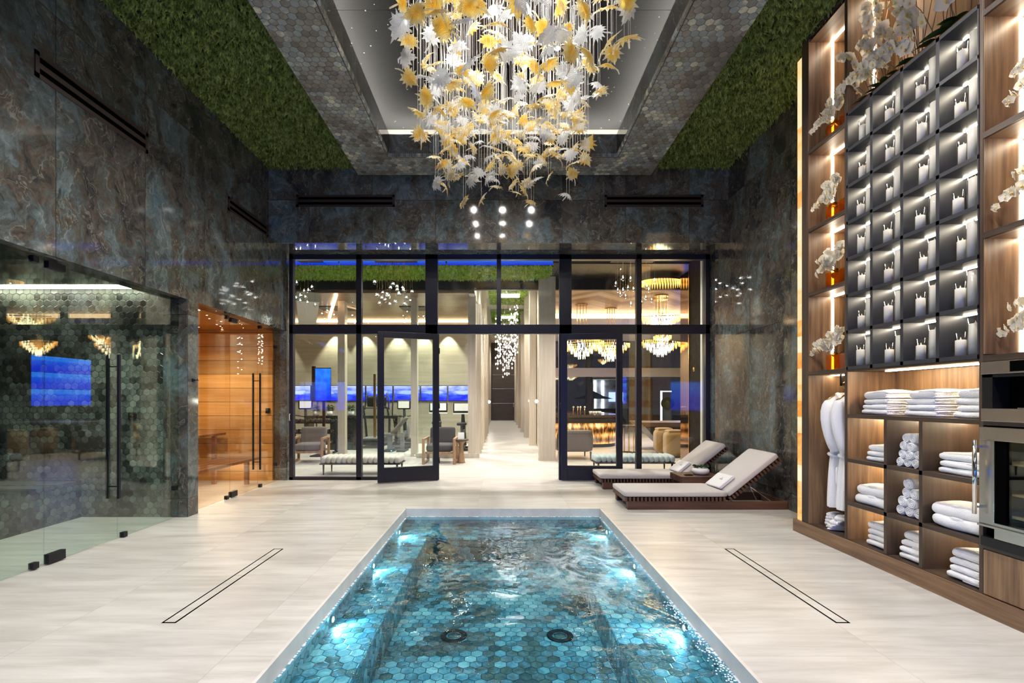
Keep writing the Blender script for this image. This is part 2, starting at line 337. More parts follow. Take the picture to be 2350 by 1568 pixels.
def onyx(name, st, axis='x'):
    m, nt, out = newmat(name)
    tc = N(nt, 'TexCoord'); sp = N(nt, 'SeparateXYZ', {0: tc.outputs['Object']})
    q = math_(nt, 'DIVIDE', math_(nt, 'ADD', sp.outputs[2], 10), .17)
    wn = N(nt, 'TexWhiteNoise', {'W': math_(nt, 'FLOOR', q)}, noise_dimensions='1D')
    nz = N(nt, 'TexNoise', {'Vector': vm(nt, 'ADD', tc.outputs['Object'], vm(nt, 'MULTIPLY', wn.outputs['Color'], (7, 7, 7))), 'Scale': 5, 'Detail': 5, 'Distortion': 1.5})
    f = math_(nt, 'ADD', math_(nt, 'MULTIPLY', wn.outputs['Value'], .5), math_(nt, 'MULTIPLY', nz.outputs[0], .6))
    col = ramp(nt, f, [(0.25, (.85, .33, .06)), (0.45, (1, .58, .2)), (0.7, (1, .80, .48)), (0.9, (1, .90, .70))])
    e = N(nt, 'Emission', {'Color': col, 'Strength': st}); nt.links.new(e.outputs[0], out.inputs[0]); return m
M['onyx'] = onyx('backlit_onyx', 1.0)
def baronyx():
    m, nt, out = newmat('backlit_bar_onyx')
    tc = N(nt, 'TexCoord'); sp = N(nt, 'SeparateXYZ', {0: tc.outputs['Object']})
    nz = N(nt, 'TexNoise', {'Vector': vm(nt, 'MULTIPLY', tc.outputs['Object'], (9, 9, 2.2)), 'Scale': 1.3, 'Detail': 5, 'Distortion': 1.0})
    bands = math_(nt, 'MULTIPLY', math_(nt, 'SINE', math_(nt, 'MULTIPLY', sp.outputs[2], 22)), .13)
    col = ramp(nt, math_(nt, 'ADD', nz.outputs[0], bands), [(0.34, (.03, .012, .004)), (0.5, (.45, .15, .03)), (0.62, (.95, .45, .10)), (0.74, (1, .80, .42))])
    e = N(nt, 'Emission', {'Color': col, 'Strength': 1.4}); gl = N(nt, 'BsdfGlossy', {'Roughness': .05, 'Color': (.3, .3, .3, 1)})
    a = N(nt, 'AddShader', {0: e.outputs[0], 1: gl.outputs[0]}); nt.links.new(a.outputs[0], out.inputs[0]); return m
M['baronyx'] = baronyx()
def screen(name, st, seedv, cyan=False):
    m, nt, out = newmat(name)
    tc = N(nt, 'TexCoord'); sp = N(nt, 'SeparateXYZ', {0: tc.outputs['Generated']})
    nz = N(nt, 'TexNoise', {'Vector': vm(nt, 'MULTIPLY', vm(nt, 'ADD', tc.outputs['Generated'], (seedv, 0, 0)), (1.5, 0, 3.0)), 'Scale': 1.6, 'Detail': 2})
    f = math_(nt, 'ADD', math_(nt, 'MULTIPLY', sp.outputs[2], .75), math_(nt, 'MULTIPLY', math_(nt, 'SUBTRACT', nz.outputs[0], .5), 1.0))
    if cyan: stops = [(0.1, (.005, .03, .75)), (0.5, (.01, .12, .95)), (0.9, (.03, .30, 1))]
    else: stops = [(0.1, (.02, .03, .75)), (0.35, (.06, .13, .9)), (0.6, (.34, .40, .98)), (0.9, (.72, .75, 1))]
    col = ramp(nt, f, stops)
    dd = vm(nt, 'LENGTH', vm(nt, 'MULTIPLY', vm(nt, 'SUBTRACT', tc.outputs['Generated'], (.5, .5, .55)), (1.0, 0, 2.9)))
    blob = ramp(nt, math_(nt, 'ADD', dd, math_(nt, 'MULTIPLY', math_(nt, 'SUBTRACT', nz.outputs[0], .5), .9)), [(.28, g(.75)), (.40, g(0))])
    if not cyan: col = mixc(nt, blob, col, (.55, .68, 1, 1))
    e = N(nt, 'Emission', {'Color': col, 'Strength': st}); gl = N(nt, 'BsdfGlossy', {'Roughness': .08, 'Color': (.05, .05, .05, 1)})
    a = N(nt, 'AddShader', {0: e.outputs[0], 1: gl.outputs[0]}); nt.links.new(a.outputs[0], out.inputs[0]); return m
SCR = [screen('whale_screen_%s' % 'abc'[i], 1.35, i * 3.7) for i in range(3)]
M['scr_cyan'] = screen('blue_ocean_screen', 1.3, 1.1, True)
M['scr_wall'] = screen('blue_video_wall', 7.0, 2.2, True); M['scr_back'] = screen('blue_video_wall_rear', 16.0, 5.2, True)
def water():
    m, nt, out = newmat('pool_water')
    tc = N(nt, 'TexCoord'); p = tc.outputs['Object']
    def spot(x, y, r0, r1):
        d = vm(nt, 'LENGTH', vm(nt, 'MULTIPLY', vm(nt, 'SUBTRACT', p, (x, y, 0)), (1, .75, 0)))
        return ramp(nt, math_(nt, 'DIVIDE', d, 2.0), [(r0 / 2, g(1)), (r1 / 2, g(0))])
    turb = spot(.85, 4.45, .1, .9)
    for (x, y, a, b) in [(.2, 5.3, .1, .8), (-.9, 2.7, .1, .5), (-.4, 2.6, .05, .5), (.95, 2.6, .05, .5)]:
        turb = math_(nt, 'MAXIMUM', turb, math_(nt, 'MULTIPLY', spot(x, y, a, b), .7))
    n1 = N(nt, 'TexNoise', {'Vector': p, 'Scale': 2.6, 'Detail': 2, 'Distortion': .8})
    n2 = N(nt, 'TexNoise', {'Vector': p, 'Scale': 11, 'Detail': 3, 'Distortion': 1.6})
    h = math_(nt, 'ADD', math_(nt, 'MULTIPLY', n1.outputs[0], .8), math_(nt, 'MULTIPLY', n2.outputs[0], math_(nt, 'ADD', .05, math_(nt, 'MULTIPLY', turb, .55))))
    bp = N(nt, 'Bump', {'Height': h, 'Strength': .55, 'Distance': .05})
    t = N(nt, 'BsdfTransparent', {'Color': (.47, .79, .92, 1)}); gl = N(nt, 'BsdfGlossy', {'Roughness': .015, 'Color': (1, 1, 1, 1), 'Normal': bp.outputs[0]})
    fr = N(nt, 'Fresnel', {'IOR': 1.34, 'Normal': bp.outputs[0]})
    a = N(nt, 'MixShader', {0: fr.outputs[0], 1: t.outputs[0], 2: gl.outputs[0]})
    n3 = N(nt, 'TexNoise', {'Vector': vm(nt, 'MULTIPLY', p, (1, .8, 1)), 'Scale': 3.1, 'Detail': 7, 'Roughness': .65, 'Distortion': 2.4})
    fm = math_(nt, 'MULTIPLY', ramp(nt, n3.outputs[0], [(.44, g(0)), (.64, g(1))]), math_(nt, 'MULTIPLY', spot(.86, 4.40, .2, .75), .9))
    foam = N(nt, 'BsdfTranslucent', {'Color': (.75, .88, .93, 1)}); fd = N(nt, 'BsdfDiffuse', {'Color': (.8, .88, .92, 1)})
    fo = N(nt, 'MixShader', {0: .5, 1: foam.outputs[0], 2: fd.outputs[0]})
    mx = N(nt, 'MixShader', {0: fm, 1: a.outputs[0], 2: fo.outputs[0]}); nt.links.new(mx.outputs[0], out.inputs[0]); return m
M['water'] = water()
M['foamline'] = plain('waterline_foam', (.8, .85, .87), .8)
def starmat():
    m, nt, out = newmat('fibre_star_panel')
    tc = N(nt, 'TexCoord')
    v = N(nt, 'TexVoronoi', {'Vector': tc.outputs['Object'], 'Scale': 9.5, 'Randomness': 1.0}, voronoi_dimensions='3D')
    st = math_(nt, 'LESS_THAN', v.outputs['Distance'], 0.06)
    wn = N(nt, 'SeparateColor', {0: v.outputs['Color']})
    e = math_(nt, 'MULTIPLY', st, math_(nt, 'MULTIPLY', wn.outputs[0], 3.0))
    finish(nt, out, {'Base Color': (.018, .018, .018, 1), 'Roughness': .85, 'Specular IOR Level': .0, 'Emission Color': (1, .97, .9, 1), 'Emission Strength': e}); return m
M['star'] = starmat()
def mossmat(name, c1, c2, c3):
    m, nt, out = newmat(name)
    tc = N(nt, 'TexCoord'); nz = N(nt, 'TexNoise', {'Vector': tc.outputs['Object'], 'Scale': 14, 'Detail': 5, 'Roughness': .7})
    col = ramp(nt, nz.outputs[0], [(.35, c1), (.52, c2), (.68, c3)])
    d = N(nt, 'BsdfDiffuse', {'Color': col}); t = N(nt, 'BsdfTranslucent', {'Color': col})
    mx = N(nt, 'MixShader', {0: .3, 1: d.outputs[0], 2: t.outputs[0]}); nt.links.new(mx.outputs[0], out.inputs[0]); return m
M['moss'] = mossmat('preserved_moss', (.08, .11, .03), (.25, .31, .08), (.46, .52, .18))
M['moss2'] = mossmat('lobby_grass', (.16, .27, .04), (.38, .54, .10), (.60, .74, .24))
def chevron():
    m, nt, out = newmat('chevron_ceiling')
    tc = N(nt, 'TexCoord'); sp = N(nt, 'SeparateXYZ', {0: tc.outputs['Object']})
    zig = math_(nt, 'PINGPONG', sp.outputs[0], .8)
    q = math_(nt, 'MULTIPLY', math_(nt, 'ADD', math_(nt, 'ADD', sp.outputs[1], zig), 10), 7)
    wn = N(nt, 'TexWhiteNoise', {'W': math_(nt, 'FLOOR', q)}, noise_dimensions='1D')
    col = ramp(nt, wn.outputs[0], [(0, (.22, .13, .07)), (.5, (.38, .25, .15)), (1, (.52, .38, .25))])
    finish(nt, out, {'Base Color': col, 'Roughness': .35}); return m
M['chevron'] = chevron()

# ================================================================== mesh building
class MB:
    def __init__(s): s.v = []; s.f = []; s.sm = []
    def add(s, vs, fs, smooth=False):
        o = len(s.v); s.v += [tuple(p) for p in vs]; s.f += [tuple(i + o for i in f) for f in fs]; s.sm += [smooth] * len(fs); return s
    def box(s, x0, x1, y0, y1, z0, z1):
        v = [(x, y, z) for x in (x0, x1) for y in (y0, y1) for z in (z0, z1)]
        return s.add(v, [(0, 1, 3, 2), (4, 6, 7, 5), (0, 4, 5, 1), (2, 3, 7, 6), (0, 2, 6, 4), (1, 5, 7, 3)])
    def obox(s, c, sz, rot=None):
        m = rot if rot is not None else Matrix.Identity(3); c = Vector(c)
        v = [c + m @ Vector((x * sz[0] / 2, y * sz[1] / 2, z * sz[2] / 2)) for x in (-1, 1) for y in (-1, 1) for z in (-1, 1)]
        return s.add(v, [(0, 1, 3, 2), (4, 6, 7, 5), (0, 4, 5, 1), (2, 3, 7, 6), (0, 2, 6, 4), (1, 5, 7, 3)])
    def tube(s, pts, rad, n=8, cap=True, smooth=True):
        pts = [Vector(p) for p in pts]; rr = rad if isinstance(rad, (list, tuple)) else [rad] * len(pts)
        up = None; vs = []; k = len(pts)
        for i, p in enumerate(pts):
            t = (pts[min(i + 1, k - 1)] - pts[max(i - 1, 0)])
            if t.length < 1e-9: t = Vector((0, 0, 1))
            t.normalize()
            if up is None: up = Vector((0, 0, 1)) if abs(t.z) < .9 else Vector((1, 0, 0))
            a = t.cross(up)
            if a.length < 1e-6: a = t.cross(Vector((1, 0, 0)))
            a.normalize(); b = t.cross(a); b.normalize(); up = -b if (-b).dot(up) > 0 else b
            for j in range(n):
                q = 2 * pi * j / n; vs.append(p + (a * cos(q) + b * sin(q)) * rr[i])
        fs = [(i * n + j, i * n + (j + 1) % n, (i + 1) * n + (j + 1) % n, (i + 1) * n + j) for i in range(k - 1) for j in range(n)]
        s.add(vs, fs, smooth)
        if cap:
            o = len(s.v) - k * n; s.f += [tuple(o + j for j in range(n))[::-1], tuple(o + (k - 1) * n + j for j in range(n))]; s.sm += [False, False]
        return s
    def lathe(s, prof, c=(0, 0, 0), n=24, smooth=True, sy=1.0):
        vs = []; k = len(prof)
        for r, z in prof:
            for j in range(n):
                q = 2 * pi * j / n; vs.append((c[0] + r * cos(q), c[1] + r * sin(q) * sy, c[2] + z))
        fs = [(i * n + j, i * n + (j + 1) % n, (i + 1) * n + (j + 1) % n, (i + 1) * n + j) for i in range(k - 1) for j in range(n)]
        s.add(vs, fs, smooth); o = len(s.v) - k * n
        if prof[0][0] > 1e-6: s.f.append(tuple(o + j for j in range(n))[::-1]); s.sm.append(False)
        if prof[-1][0] > 1e-6: s.f.append(tuple(o + (k - 1) * n + j for j in range(n))); s.sm.append(False)
        return s
    def ball(s, c, r, nu=10, nv=7):
        rx, ry, rz = r if isinstance(r, (tuple, list)) else (r, r, r)
        vs = []; 
        for i in range(nv + 1):
            a = pi * i / nv
            for j in range(nu):
                q = 2 * pi * j / nu; vs.append((c[0] + rx * sin(a) * cos(q), c[1] + ry * sin(a) * sin(q), c[2] + rz * cos(a)))
        fs = [(i * nu + j, (i + 1) * nu + j, (i + 1) * nu + (j + 1) % nu, i * nu + (j + 1) % nu) for i in range(nv) for j in range(nu)]
        return s.add(vs, fs, True)
    def prism(s, poly, axis, a, b):     # polygon in the two other axes, extruded along axis from a to b
        n = len(poly)
        def P(u, v, w_): return {'x': (w_, u, v), 'y': (u, w_, v), 'z': (u, v, w_)}[axis]
        vs = [P(u, v, a) for u, v in poly] + [P(u, v, b) for u, v in poly]
        return s.add(vs, [tuple(range(n))[::-1], tuple(range(n, 2 * n))] + [(i, (i + 1) % n, n + (i + 1) % n, n + i) for i in range(n)])
    def rbox(s, x0, x1, y0, y1, z0, z1, r=.02, puff=0, noise=0, seed=0, nx=8, ny=8, nz=4):
        # rounded, slightly puffed box with a dense skin
        rnd = random.Random(seed); ph = [rnd.uniform(0, 6.28) for _ in range(6)]
        cx, cy, cz = (x0 + x1) / 2, (y0 + y1) / 2, (z0 + z1) / 2; hx, hy, hz = (x1 - x0) / 2, (y1 - y0) / 2, (z1 - z0) / 2
        r = min(r, hx, hy, hz)
        idx = {}; vs = []; fs = []
        def vert(i, j, k):
            if (i, j, k) in idx: return idx[(i, j, k)]
            p = Vector((hx * (2 * i / nx - 1), hy * (2 * j / ny - 1), hz * (2 * k / nz - 1)))
            q = Vector((max(-hx + r, min(hx - r, p.x)), max(-hy + r, min(hy - r, p.y)), max(-hz + r, min(hz - r, p.z))))
            d = p - q
            if d.length > 1e-9: p = q + d.normalized() * min(r, d.length * 10)
            if puff: p.z += puff * (1 if k > nz / 2 else (-1 if k < nz / 2 else 0)) * (1 - (p.x / hx) ** 2) * (1 - (p.y / hy) ** 2)
            if noise:
                a, b, c = p.x * 30, p.y * 26, p.z * 30
                p += Vector((sin(b + ph[0]) + sin(c * 1.3 + ph[1]), sin(a + ph[2]) + .5 * sin(c + ph[3]), sin(a * .8 + ph[4]) + sin(b * .7 + ph[5]))) * noise
            idx[(i, j, k)] = len(vs); vs.append((p.x + cx, p.y + cy, p.z + cz)); return idx[(i, j, k)]
        for i in range(nx):
            for j in range(ny):
                fs.append((vert(i, j, 0), vert(i, j + 1, 0), vert(i + 1, j + 1, 0), vert(i + 1, j, 0)))
                fs.append((vert(i, j, nz), vert(i + 1, j, nz), vert(i + 1, j + 1, nz), vert(i, j + 1, nz)))
        for i in range(nx):
            for k in range(nz):
                fs.append((vert(i, 0, k), vert(i + 1, 0, k), vert(i + 1, 0, k + 1), vert(i, 0, k + 1)))
                fs.append((vert(i, ny, k), vert(i, ny, k + 1), vert(i + 1, ny, k + 1), vert(i + 1, ny, k)))
        for j in range(ny):
            for k in range(nz):
                fs.append((vert(0, j, k), vert(0, j, k + 1), vert(0, j + 1, k + 1), vert(0, j + 1, k)))
                fs.append((vert(nx, j, k), vert(nx, j + 1, k), vert(nx, j + 1, k + 1), vert(nx, j, k + 1)))
        return s.add(vs, fs, True)
    def xf(s, mat):
        s.v = [tuple(mat @ Vector(p)) for p in s.v]; return s
    def mesh(s, name, m):
        me = bpy.data.meshes.new(name); me.from_pydata(s.v, [], s.f); me.polygons.foreach_set('use_smooth', s.sm)
        if m is not None: me.materials.append(M[m] if isinstance(m, str) else m)
        me.update(); return me
    def build(s, name, m, parent=None, bevel=0, sub=0):
        o = bpy.data.objects.new(name, s.mesh(name, m)); COL.objects.link(o)
        if parent is not None: o.parent = parent
        if bevel:
            b = o.modifiers.new('bevel', 'BEVEL'); b.width = bevel; b.segments = 2; b.limit_method = 'ANGLE'
        if sub:
            b = o.modifiers.new('sub', 'SUBSURF'); b.levels = sub; b.render_levels = sub
        return o
def struct(name, mb, m, parent=None, bevel=0):
    o = mb.build(name, m, parent, bevel)
    if parent is None: o['kind'] = 'structure'
    return o
def tag(o, label, cat, group=None, kind=None):
    assert 4 <= len(label.split()) <= 16, label
    o['label'] = label; o['category'] = cat
    if group: o['group'] = group
    if kind: o['kind'] = kind
    return o
def thing(name, label, cat, loc=(0, 0, 0), rz=0, group=None):
    o = bpy.data.objects.new(name, None); COL.objects.link(o); o.location = loc; o.rotation_euler = (0, 0, rz); o.empty_display_size = .1
    return tag(o, label, cat, group)
def setting(name):
    o = bpy.data.objects.new(name, None); COL.objects.link(o); o['kind'] = 'structure'; return o
def link(name, me, parent, loc=(0, 0, 0), rot=None, scale=None):
    o = bpy.data.objects.new(name, me); COL.objects.link(o); o.parent = parent; o.location = loc
    if rot is not None: o.rotation_euler = rot
    if scale is not None: o.scale = scale
    return o
def dup(root, loc, rz, label, group=None):
    r = root.copy(); COL.objects.link(r); r.location = loc; r.rotation_euler = (0, 0, rz); tag(r, label, root['category'], group or root.get('group'))
    for ch in list(root.children):
        c = ch.copy(); COL.objects.link(c); c.parent = r
        for gc in list(ch.children):
            d = gc.copy(); COL.objects.link(d); d.parent = c
    return r
def X(px, Y): return (px - CX) * Y / FPX
def Z(py, Y): return H - (py - CY) * Y / FPX
ORD = ['first', 'second', 'third', 'fourth', 'fifth', 'sixth', 'seventh', 'eighth', 'ninth', 'tenth']

# ================================================================== the spa room shell
XL, XR, YB, YH, ZC = -3.73, 3.67, 8.49, 7.79, 5.14     # side walls, glazed front, header face, ceiling
PX0, PX1, PY1 = -1.23, 1.30, 6.24                       # pool edges
Y0 = -3.0                                               # wall behind the camera
fl = MB()
def slab(x0, x1, y0, y1): fl.box(x0, x1, y0, y1, -.12, 0)
slab(-7.6, PX0, Y0, PY1); slab(PX1, XR + .3, Y0, PY1); slab(-7.6, XR + .3, PY1, 8.6); slab(-7.6, 9, 8.6, 34)
slab(PX0, PX1, Y0, -1.2)
struct('floor', fl, 'floor')
# ceiling: moss zone backing, coffer soffit with lip, star panel
SX0, SX1, SY1, SZ = -2.24, 2.38, 7.63, 4.95
IX0, IX1, IY0, IY1 = -1.62, 1.70, -1.0, 7.06
cb = MB(); cb.box(XL, SX0, Y0, YH, ZC + .02, ZC + .12).box(SX1, XR, Y0, YH, ZC + .02, ZC + .12).box(SX0, SX1, SY1, YH, ZC + .02, ZC + .12)
struct('ceiling', cb, 'anth')
so = MB()
so.box(SX0, IX0, Y0, SY1, SZ, SZ + .05).box(IX1, SX1, Y0, SY1, SZ, SZ + .05).box(IX0, IX1, IY1, SY1, SZ, SZ + .05).box(IX0, IX1, Y0, IY0, SZ, SZ + .05)
coffer = setting('trim_1')
so.build('tiled_soffit', 'hex_z', coffer)
lp = MB(); t_ = .05
lp.box(IX0 - t_, IX0, IY0, IY1, SZ + .05, 5.28).box(IX1, IX1 + t_, IY0, IY1, SZ + .05, 5.28)
lp.box(SX0 , SX0 + .03, Y0, SY1, SZ + .05, ZC + .1).box(SX1 - .03, SX1, Y0, SY1, SZ + .05, ZC + .1)
lp.build('coffer_lip_side', 'marble_x', coffer)
lp = MB(); lp.box(IX0 - t_, IX1 + t_, IY1, IY1 + t_, SZ + .05, 5.28).box(IX0 - t_, IX1 + t_, IY0 - t_, IY0, SZ + .05, 5.28)
lp.box(SX0, SX1, SY1 - .03, SY1, SZ + .05, ZC + .1)
lp.build('coffer_lip_end', 'marble_y', coffer)
# black strips standing for the shadow gap round the opening
sg = MB(); sg.box(IX0 - .028, IX0 - .02, IY0, IY1, SZ - .002, SZ).box(IX1 + .02, IX1 + .028, IY0, IY1, SZ - .002, SZ).box(IX0 - .02, IX1 + .02, IY1 + .02, IY1 + .028, SZ - .002, SZ)
sg.build('shadow_gap_strip', 'black', coffer)
EX = .34
cv = MB()
for a, b, c, d in ((IX0 - EX, IX0 - EX + .03, IY0 - EX, IY1 + EX), (IX1 + EX - .03, IX1 + EX, IY0 - EX, IY1 + EX), (IX0 - EX, IX1 + EX, IY1 + EX - .03, IY1 + EX), (IX0 - EX, IX1 + EX, IY0 - EX, IY0 - EX + .03)):
    cv.box(a, b, c, d, SZ + .05, 5.60)
cv.build('cove_side', plain('cove_plaster', (.12, .115, .105), .7), coffer)
ld = MB()
ld.box(IX0 - .20, IX0 - .17, IY0 - .1, IY1 + .1, 5.22, 5.235).box(IX1 + .17, IX1 + .20, IY0 - .1, IY1 + .1, 5.22, 5.235)
ld.box(IX0 - .1, IX1 + .1, IY1 + .17, IY1 + .20, 5.22, 5.235).box(IX0 - .1, IX1 + .1, IY0 - .20, IY0 - .17, 5.22, 5.235)
ld.build('cove_light', 'cove', coffer)
stp = MB(); 
for (a, b) in ((IY0 - EX, -.1), (-.1, 2.62), (2.62, 5.11), (5.11, IY1 + EX)): stp.box(IX0 - EX, IX1 + EX, a + .003, b - .003, 5.52, 5.56)
stp.build('star_panel', 'star', coffer)
bk = MB(); bk.box(IX0 - EX, IX1 + EX, IY0 - EX, IY1 + EX, 5.565, 5.60); bk.build('panel_backing', 'black', coffer)
for x, y in SOFFIT_FILL:
    q = MB().lathe([(.0, 0), (.045, 0), (.045, -.004), (0, -.004)], (x, y, 4.952), 16); q.build('downlight_or_fill_disc', 'black', coffer)  # discs added to go with the soffit fill spots
# moss blades over both ceiling strips
def moss_mesh(rects, z, n, ln, wd, seed, down=True, face=None):
    rnd = random.Random(seed); vs = []; fs = []
    areas = [(x1 - x0) * (y1 - y0) for x0, x1, y0, y1 in rects]; tot = sum(areas)
    for (x0, x1, y0, y1), ar in zip(rects, areas):
        for _ in range(int(n * ar / tot)):
            x, y = rnd.uniform(x0, x1), rnd.uniform(y0, y1); a = rnd.uniform(0, 2 * pi); l = ln * rnd.uniform(.5, 1.25); til = rnd.uniform(.2, 1.25)
            dx, dy = cos(a), sin(a); c = Vector((x, y, z)); t = Vector((dx * sin(til), dy * sin(til), -cos(til))) * l
            s_ = Vector((-dy, dx, 0)) * wd * rnd.uniform(.6, 1.3); o = len(vs)
            vs += [c - s_, c + s_, c + t * .6 + s_ * 1.3, c + t, c + t * .6 - s_ * 1.3]; fs.append((o, o + 1, o + 2, o + 3, o + 4))
    mb = MB(); mb.add(vs, fs); return mb
ms = moss_mesh([(XL + .0, SX0 - .0, 2.2, YH), (SX1, XR, 2.2, YH), (SX0, SX1, SY1, YH)], ZC + .02, 70000, .075, .0075, 3)
pass
tag(ms.build('moss', 'moss'), 'green preserved moss covering the ceiling either side of the tiled frame', 'moss', kind='stuff')
# side walls
GX, GT = -3.84, 2.60
wl = MB(); wl.box(XL - .25, XL, Y0, YB + .1, GT, 5.3).box(XL - .25, XL, Y0, 2.2, 0, GT)
struct('wall_left', wl, 'marble_x')
pr = MB(); pr.box(XL - .22, XL, 5.775, 5.97, 0, GT); struct('trim_2', pr, 'marble_x')
pr = MB(); pr.box(-5.6, XL, 8.30 + .12, 8.60, 0, GT); struct('wall_sauna_end', pr, 'marble_y')
wr = MB(); wr.box(XR, XR + .2, Y0, YB + .1, 0, 5.3); struct('wall_right', wr, 'marble_r')
hd = MB(); hd.box(XL, XR, YH, YH + .05, 3.93, 5.3); struct('wall_header', hd, 'marble_y')
hz_ = MB(); hz_.box(XL, XR, YH, YB + .1, 3.93, 3.97); 
struct('trim_3', MB().box(XL, XR, YH + .05, YB + .06, 3.94, 3.98), 'marble_z')
wb = MB(); wb.box(XL - .2, XR + .2, Y0 - .1, Y0, 0, 5.3); struct('wall_back', wb, 'marble_y')
def vent(ax, a, b, z0, z1, plane, label):
    t = thing('air_vent', label, 'air vent', group='linear slot vents in the marble walls')
    def bb(mb, u0, u1, w0, w1, p0, p1):
        if ax == 'x': mb.box(plane + p0, plane + p1, u0, u1, w0, w1)
        else: mb.box(u0, u1, plane - p1, plane - p0, w0, w1)
    f = MB(); h = z1 - z0; e = .035
    bb(f, a, b, z0, z0 + h * .17, 0, .012); bb(f, a, b, z1 - h * .17, z1, 0, .012); bb(f, a, a + e, z0, z1, 0, .012); bb(f, b - e, b, z0, z1, 0, .012)
    bb(f, a + e, b - e, z0 + h * .40, z1 - h * .40, 0, .010); f.build('frame', 'bronze', t)
    s_ = MB(); bb(s_, a + e, b - e, z0 + h * .17, z1 - h * .17, 0.001, .004); s_.build('slot', 'slot', t)
    return t
vent('x', 3.87, 5.11, 4.00, 4.21, XL, 'long dark bronze slot vent high on the left wall nearest the camera')
vent('x', 6.62, 7.74, 4.00, 4.19, XL, 'dark bronze slot vent on the left wall close to the far corner')
vent('y', -3.285, -1.70, 4.51, 4.70, YH, 'dark slot vent on the header wall left of the chandelier')
vent('y', 1.68, 3.27, 4.51, 4.70, YH, 'dark slot vent on the header wall right of the chandelier')

# ================================================================== pool
pool = setting('trim_4')
cp = MB(); e = .012
cp.box(PX0, PX0 + .02, Y0 + 1.8, PY1, -.14, 0).box(PX1 - .02, PX1, Y0 + 1.8, PY1, -.14, 0).box(PX0, PX1, PY1 - .02, PY1, -.14, 0)
cp.build('coping', 'coping', pool)
ZW, ZBN, ZF = -.105, -.235, -.52
BL, BR, BF = PX0 + .36, PX1 - .50, 5.72
MB().box(PX0 - .1, PX0 + .012, -1.2, PY1, -.7, -.13).box(PX1 - .012, PX1 + .1, -1.2, PY1, -.7, -.13).build('pool_wall', 'pool_x', pool)
MB().box(PX0 - .1, PX1 + .1, PY1 - .012, PY1 + .1, -.7, -.13).box(PX0 - .1, PX1 + .1, -1.3, -1.2, -.7, 0).build('pool_end_wall', 'pool_y', pool)
bn = MB(); bn.box(PX0, BL, -1.2, PY1, ZBN - .02, ZBN).box(BR, PX1, -1.2, PY1, ZBN - .02, ZBN).box(BL, BR, BF, PY1, ZBN - .02, ZBN).box(BL, BR, -1.2, BF, ZF - .1, ZF)
bn.build('pool_floor', 'pool_z', pool)
rs = MB(); rs.box(BL - .02, BL - .001, -1.2, BF, ZF, ZBN - .02).box(BR + .001, BR + .02, -1.2, BF, ZF, ZBN - .02); rs.build('bench_riser', 'pool_x', pool)
rs = MB(); rs.box(BL, BR, BF + .001, BF + .02, ZF, ZBN - .02); rs.build('bench_riser', 'pool_y', pool)
wt = MB(); wt.add([(PX0 + .02, -1.2, ZW), (PX1 - .02, -1.2, ZW), (PX1 - .02, PY1 - .02, ZW), (PX0 + .02, PY1 - .02, ZW)], [(0, 1, 2, 3)])
tag(wt.build('pool_water', 'water'), 'rippling blue water filling the sunken plunge pool', 'water', kind='stuff')
rnd = random.Random(5)
fmv = MB()
def fline(p0, p1, n):
    for i in range(n):
        a = Vector(p0).lerp(Vector(p1), rnd.random()); r_ = rnd.uniform(.003, .008)
        fmv.ball((a.x, a.y, ZW + .001), (r_ * 1.6, r_ * 1.6, r_ * .5), 6, 3)
fline((PX0 + .026, .8, 0), (PX0 + .026, PY1 - .03, 0), 420); fline((PX1 - .026, .8, 0), (PX1 - .026, PY1 - .03, 0), 420); fline((PX0 + .03, PY1 - .026, 0), (PX1 - .03, PY1 - .026, 0), 200)
for _ in range(260):
    y = rnd.uniform(2.0, 3.6); fmv.ball((PX1 - .03 - abs(rnd.gauss(0, .035)), y, ZW + .001), (.006, .006, .003), 6, 3)
tag(fmv.build('foam', 'foamline'), 'thin line of white bubbles along the pool waterline', 'foam', kind='stuff')
PL = [(0, 5.78, 'by the far left corner'), (0, 4.61, 'in the middle of the left wall'), (0, 3.49, 'nearest the camera on the left wall'),
      (1, 5.79, 'by the far right corner'), (1, 4.60, 'in the middle of the right wall'), (1, 3.36, 'nearest the camera on the right wall')]
for sd, y, wh in PL:
    x = PX0 + .012 if sd == 0 else PX1 - .012; dr = 1 if sd == 0 else -1
    t = thing('pool_light', 'bright underwater pool light ' + wh, 'light', (x, y, -.185), 0, 'underwater lights in the pool walls')
    MB().lathe([(.024, 0), (.024, .01), (.020, .012)], n=16).xf(Matrix.Rotation(dr * pi / 2, 4, 'Y')).build('bezel', 'chrome', t)
    MB().lathe([(.019, .0125), (.012, .016), (.001, .018)], n=16).xf(Matrix.Rotation(dr * pi / 2, 4, 'Y')).build('lens', 'poollight', t)
    lamp('SPOT', 'pool_lamp_or_fill', (x + dr * .03, y, -.185), 24, (.28, .78, 1), .02, 112, .5, aim=(x + dr * .6, y - .15, -.50))
# underwater fill spots added near the camera, out of frame, without wall lights
for y in (1.9, .4):
    for x, dr in ((PX0 + .04, 1), (PX1 - .04, -1)): lamp('SPOT', 'pool_lamp_or_fill', (x, y, -.185), 24, (.35, .80, 1), .02, 112, .5, aim=(x + dr * .6, y + .2, -.50))
for i, (x, wh) in enumerate([(-.377, 'left'), (.485, 'right')]):
    t = thing('pool_drain', 'round dark drain ring on the pool floor, the %s one' % wh, 'drain', (x, 3.93, ZF), 0, 'round floor drains in the pool')
    MB().lathe([(.108, 0), (.108, .006), (.10, .009), (.068, .009), (.064, .006), (.064, 0)], n=40).build('ring', 'black', t)
    MB().lathe([(.0, .004), (.062, .004), (.062, 0)], n=32).build('cover', 'pool_z', t)
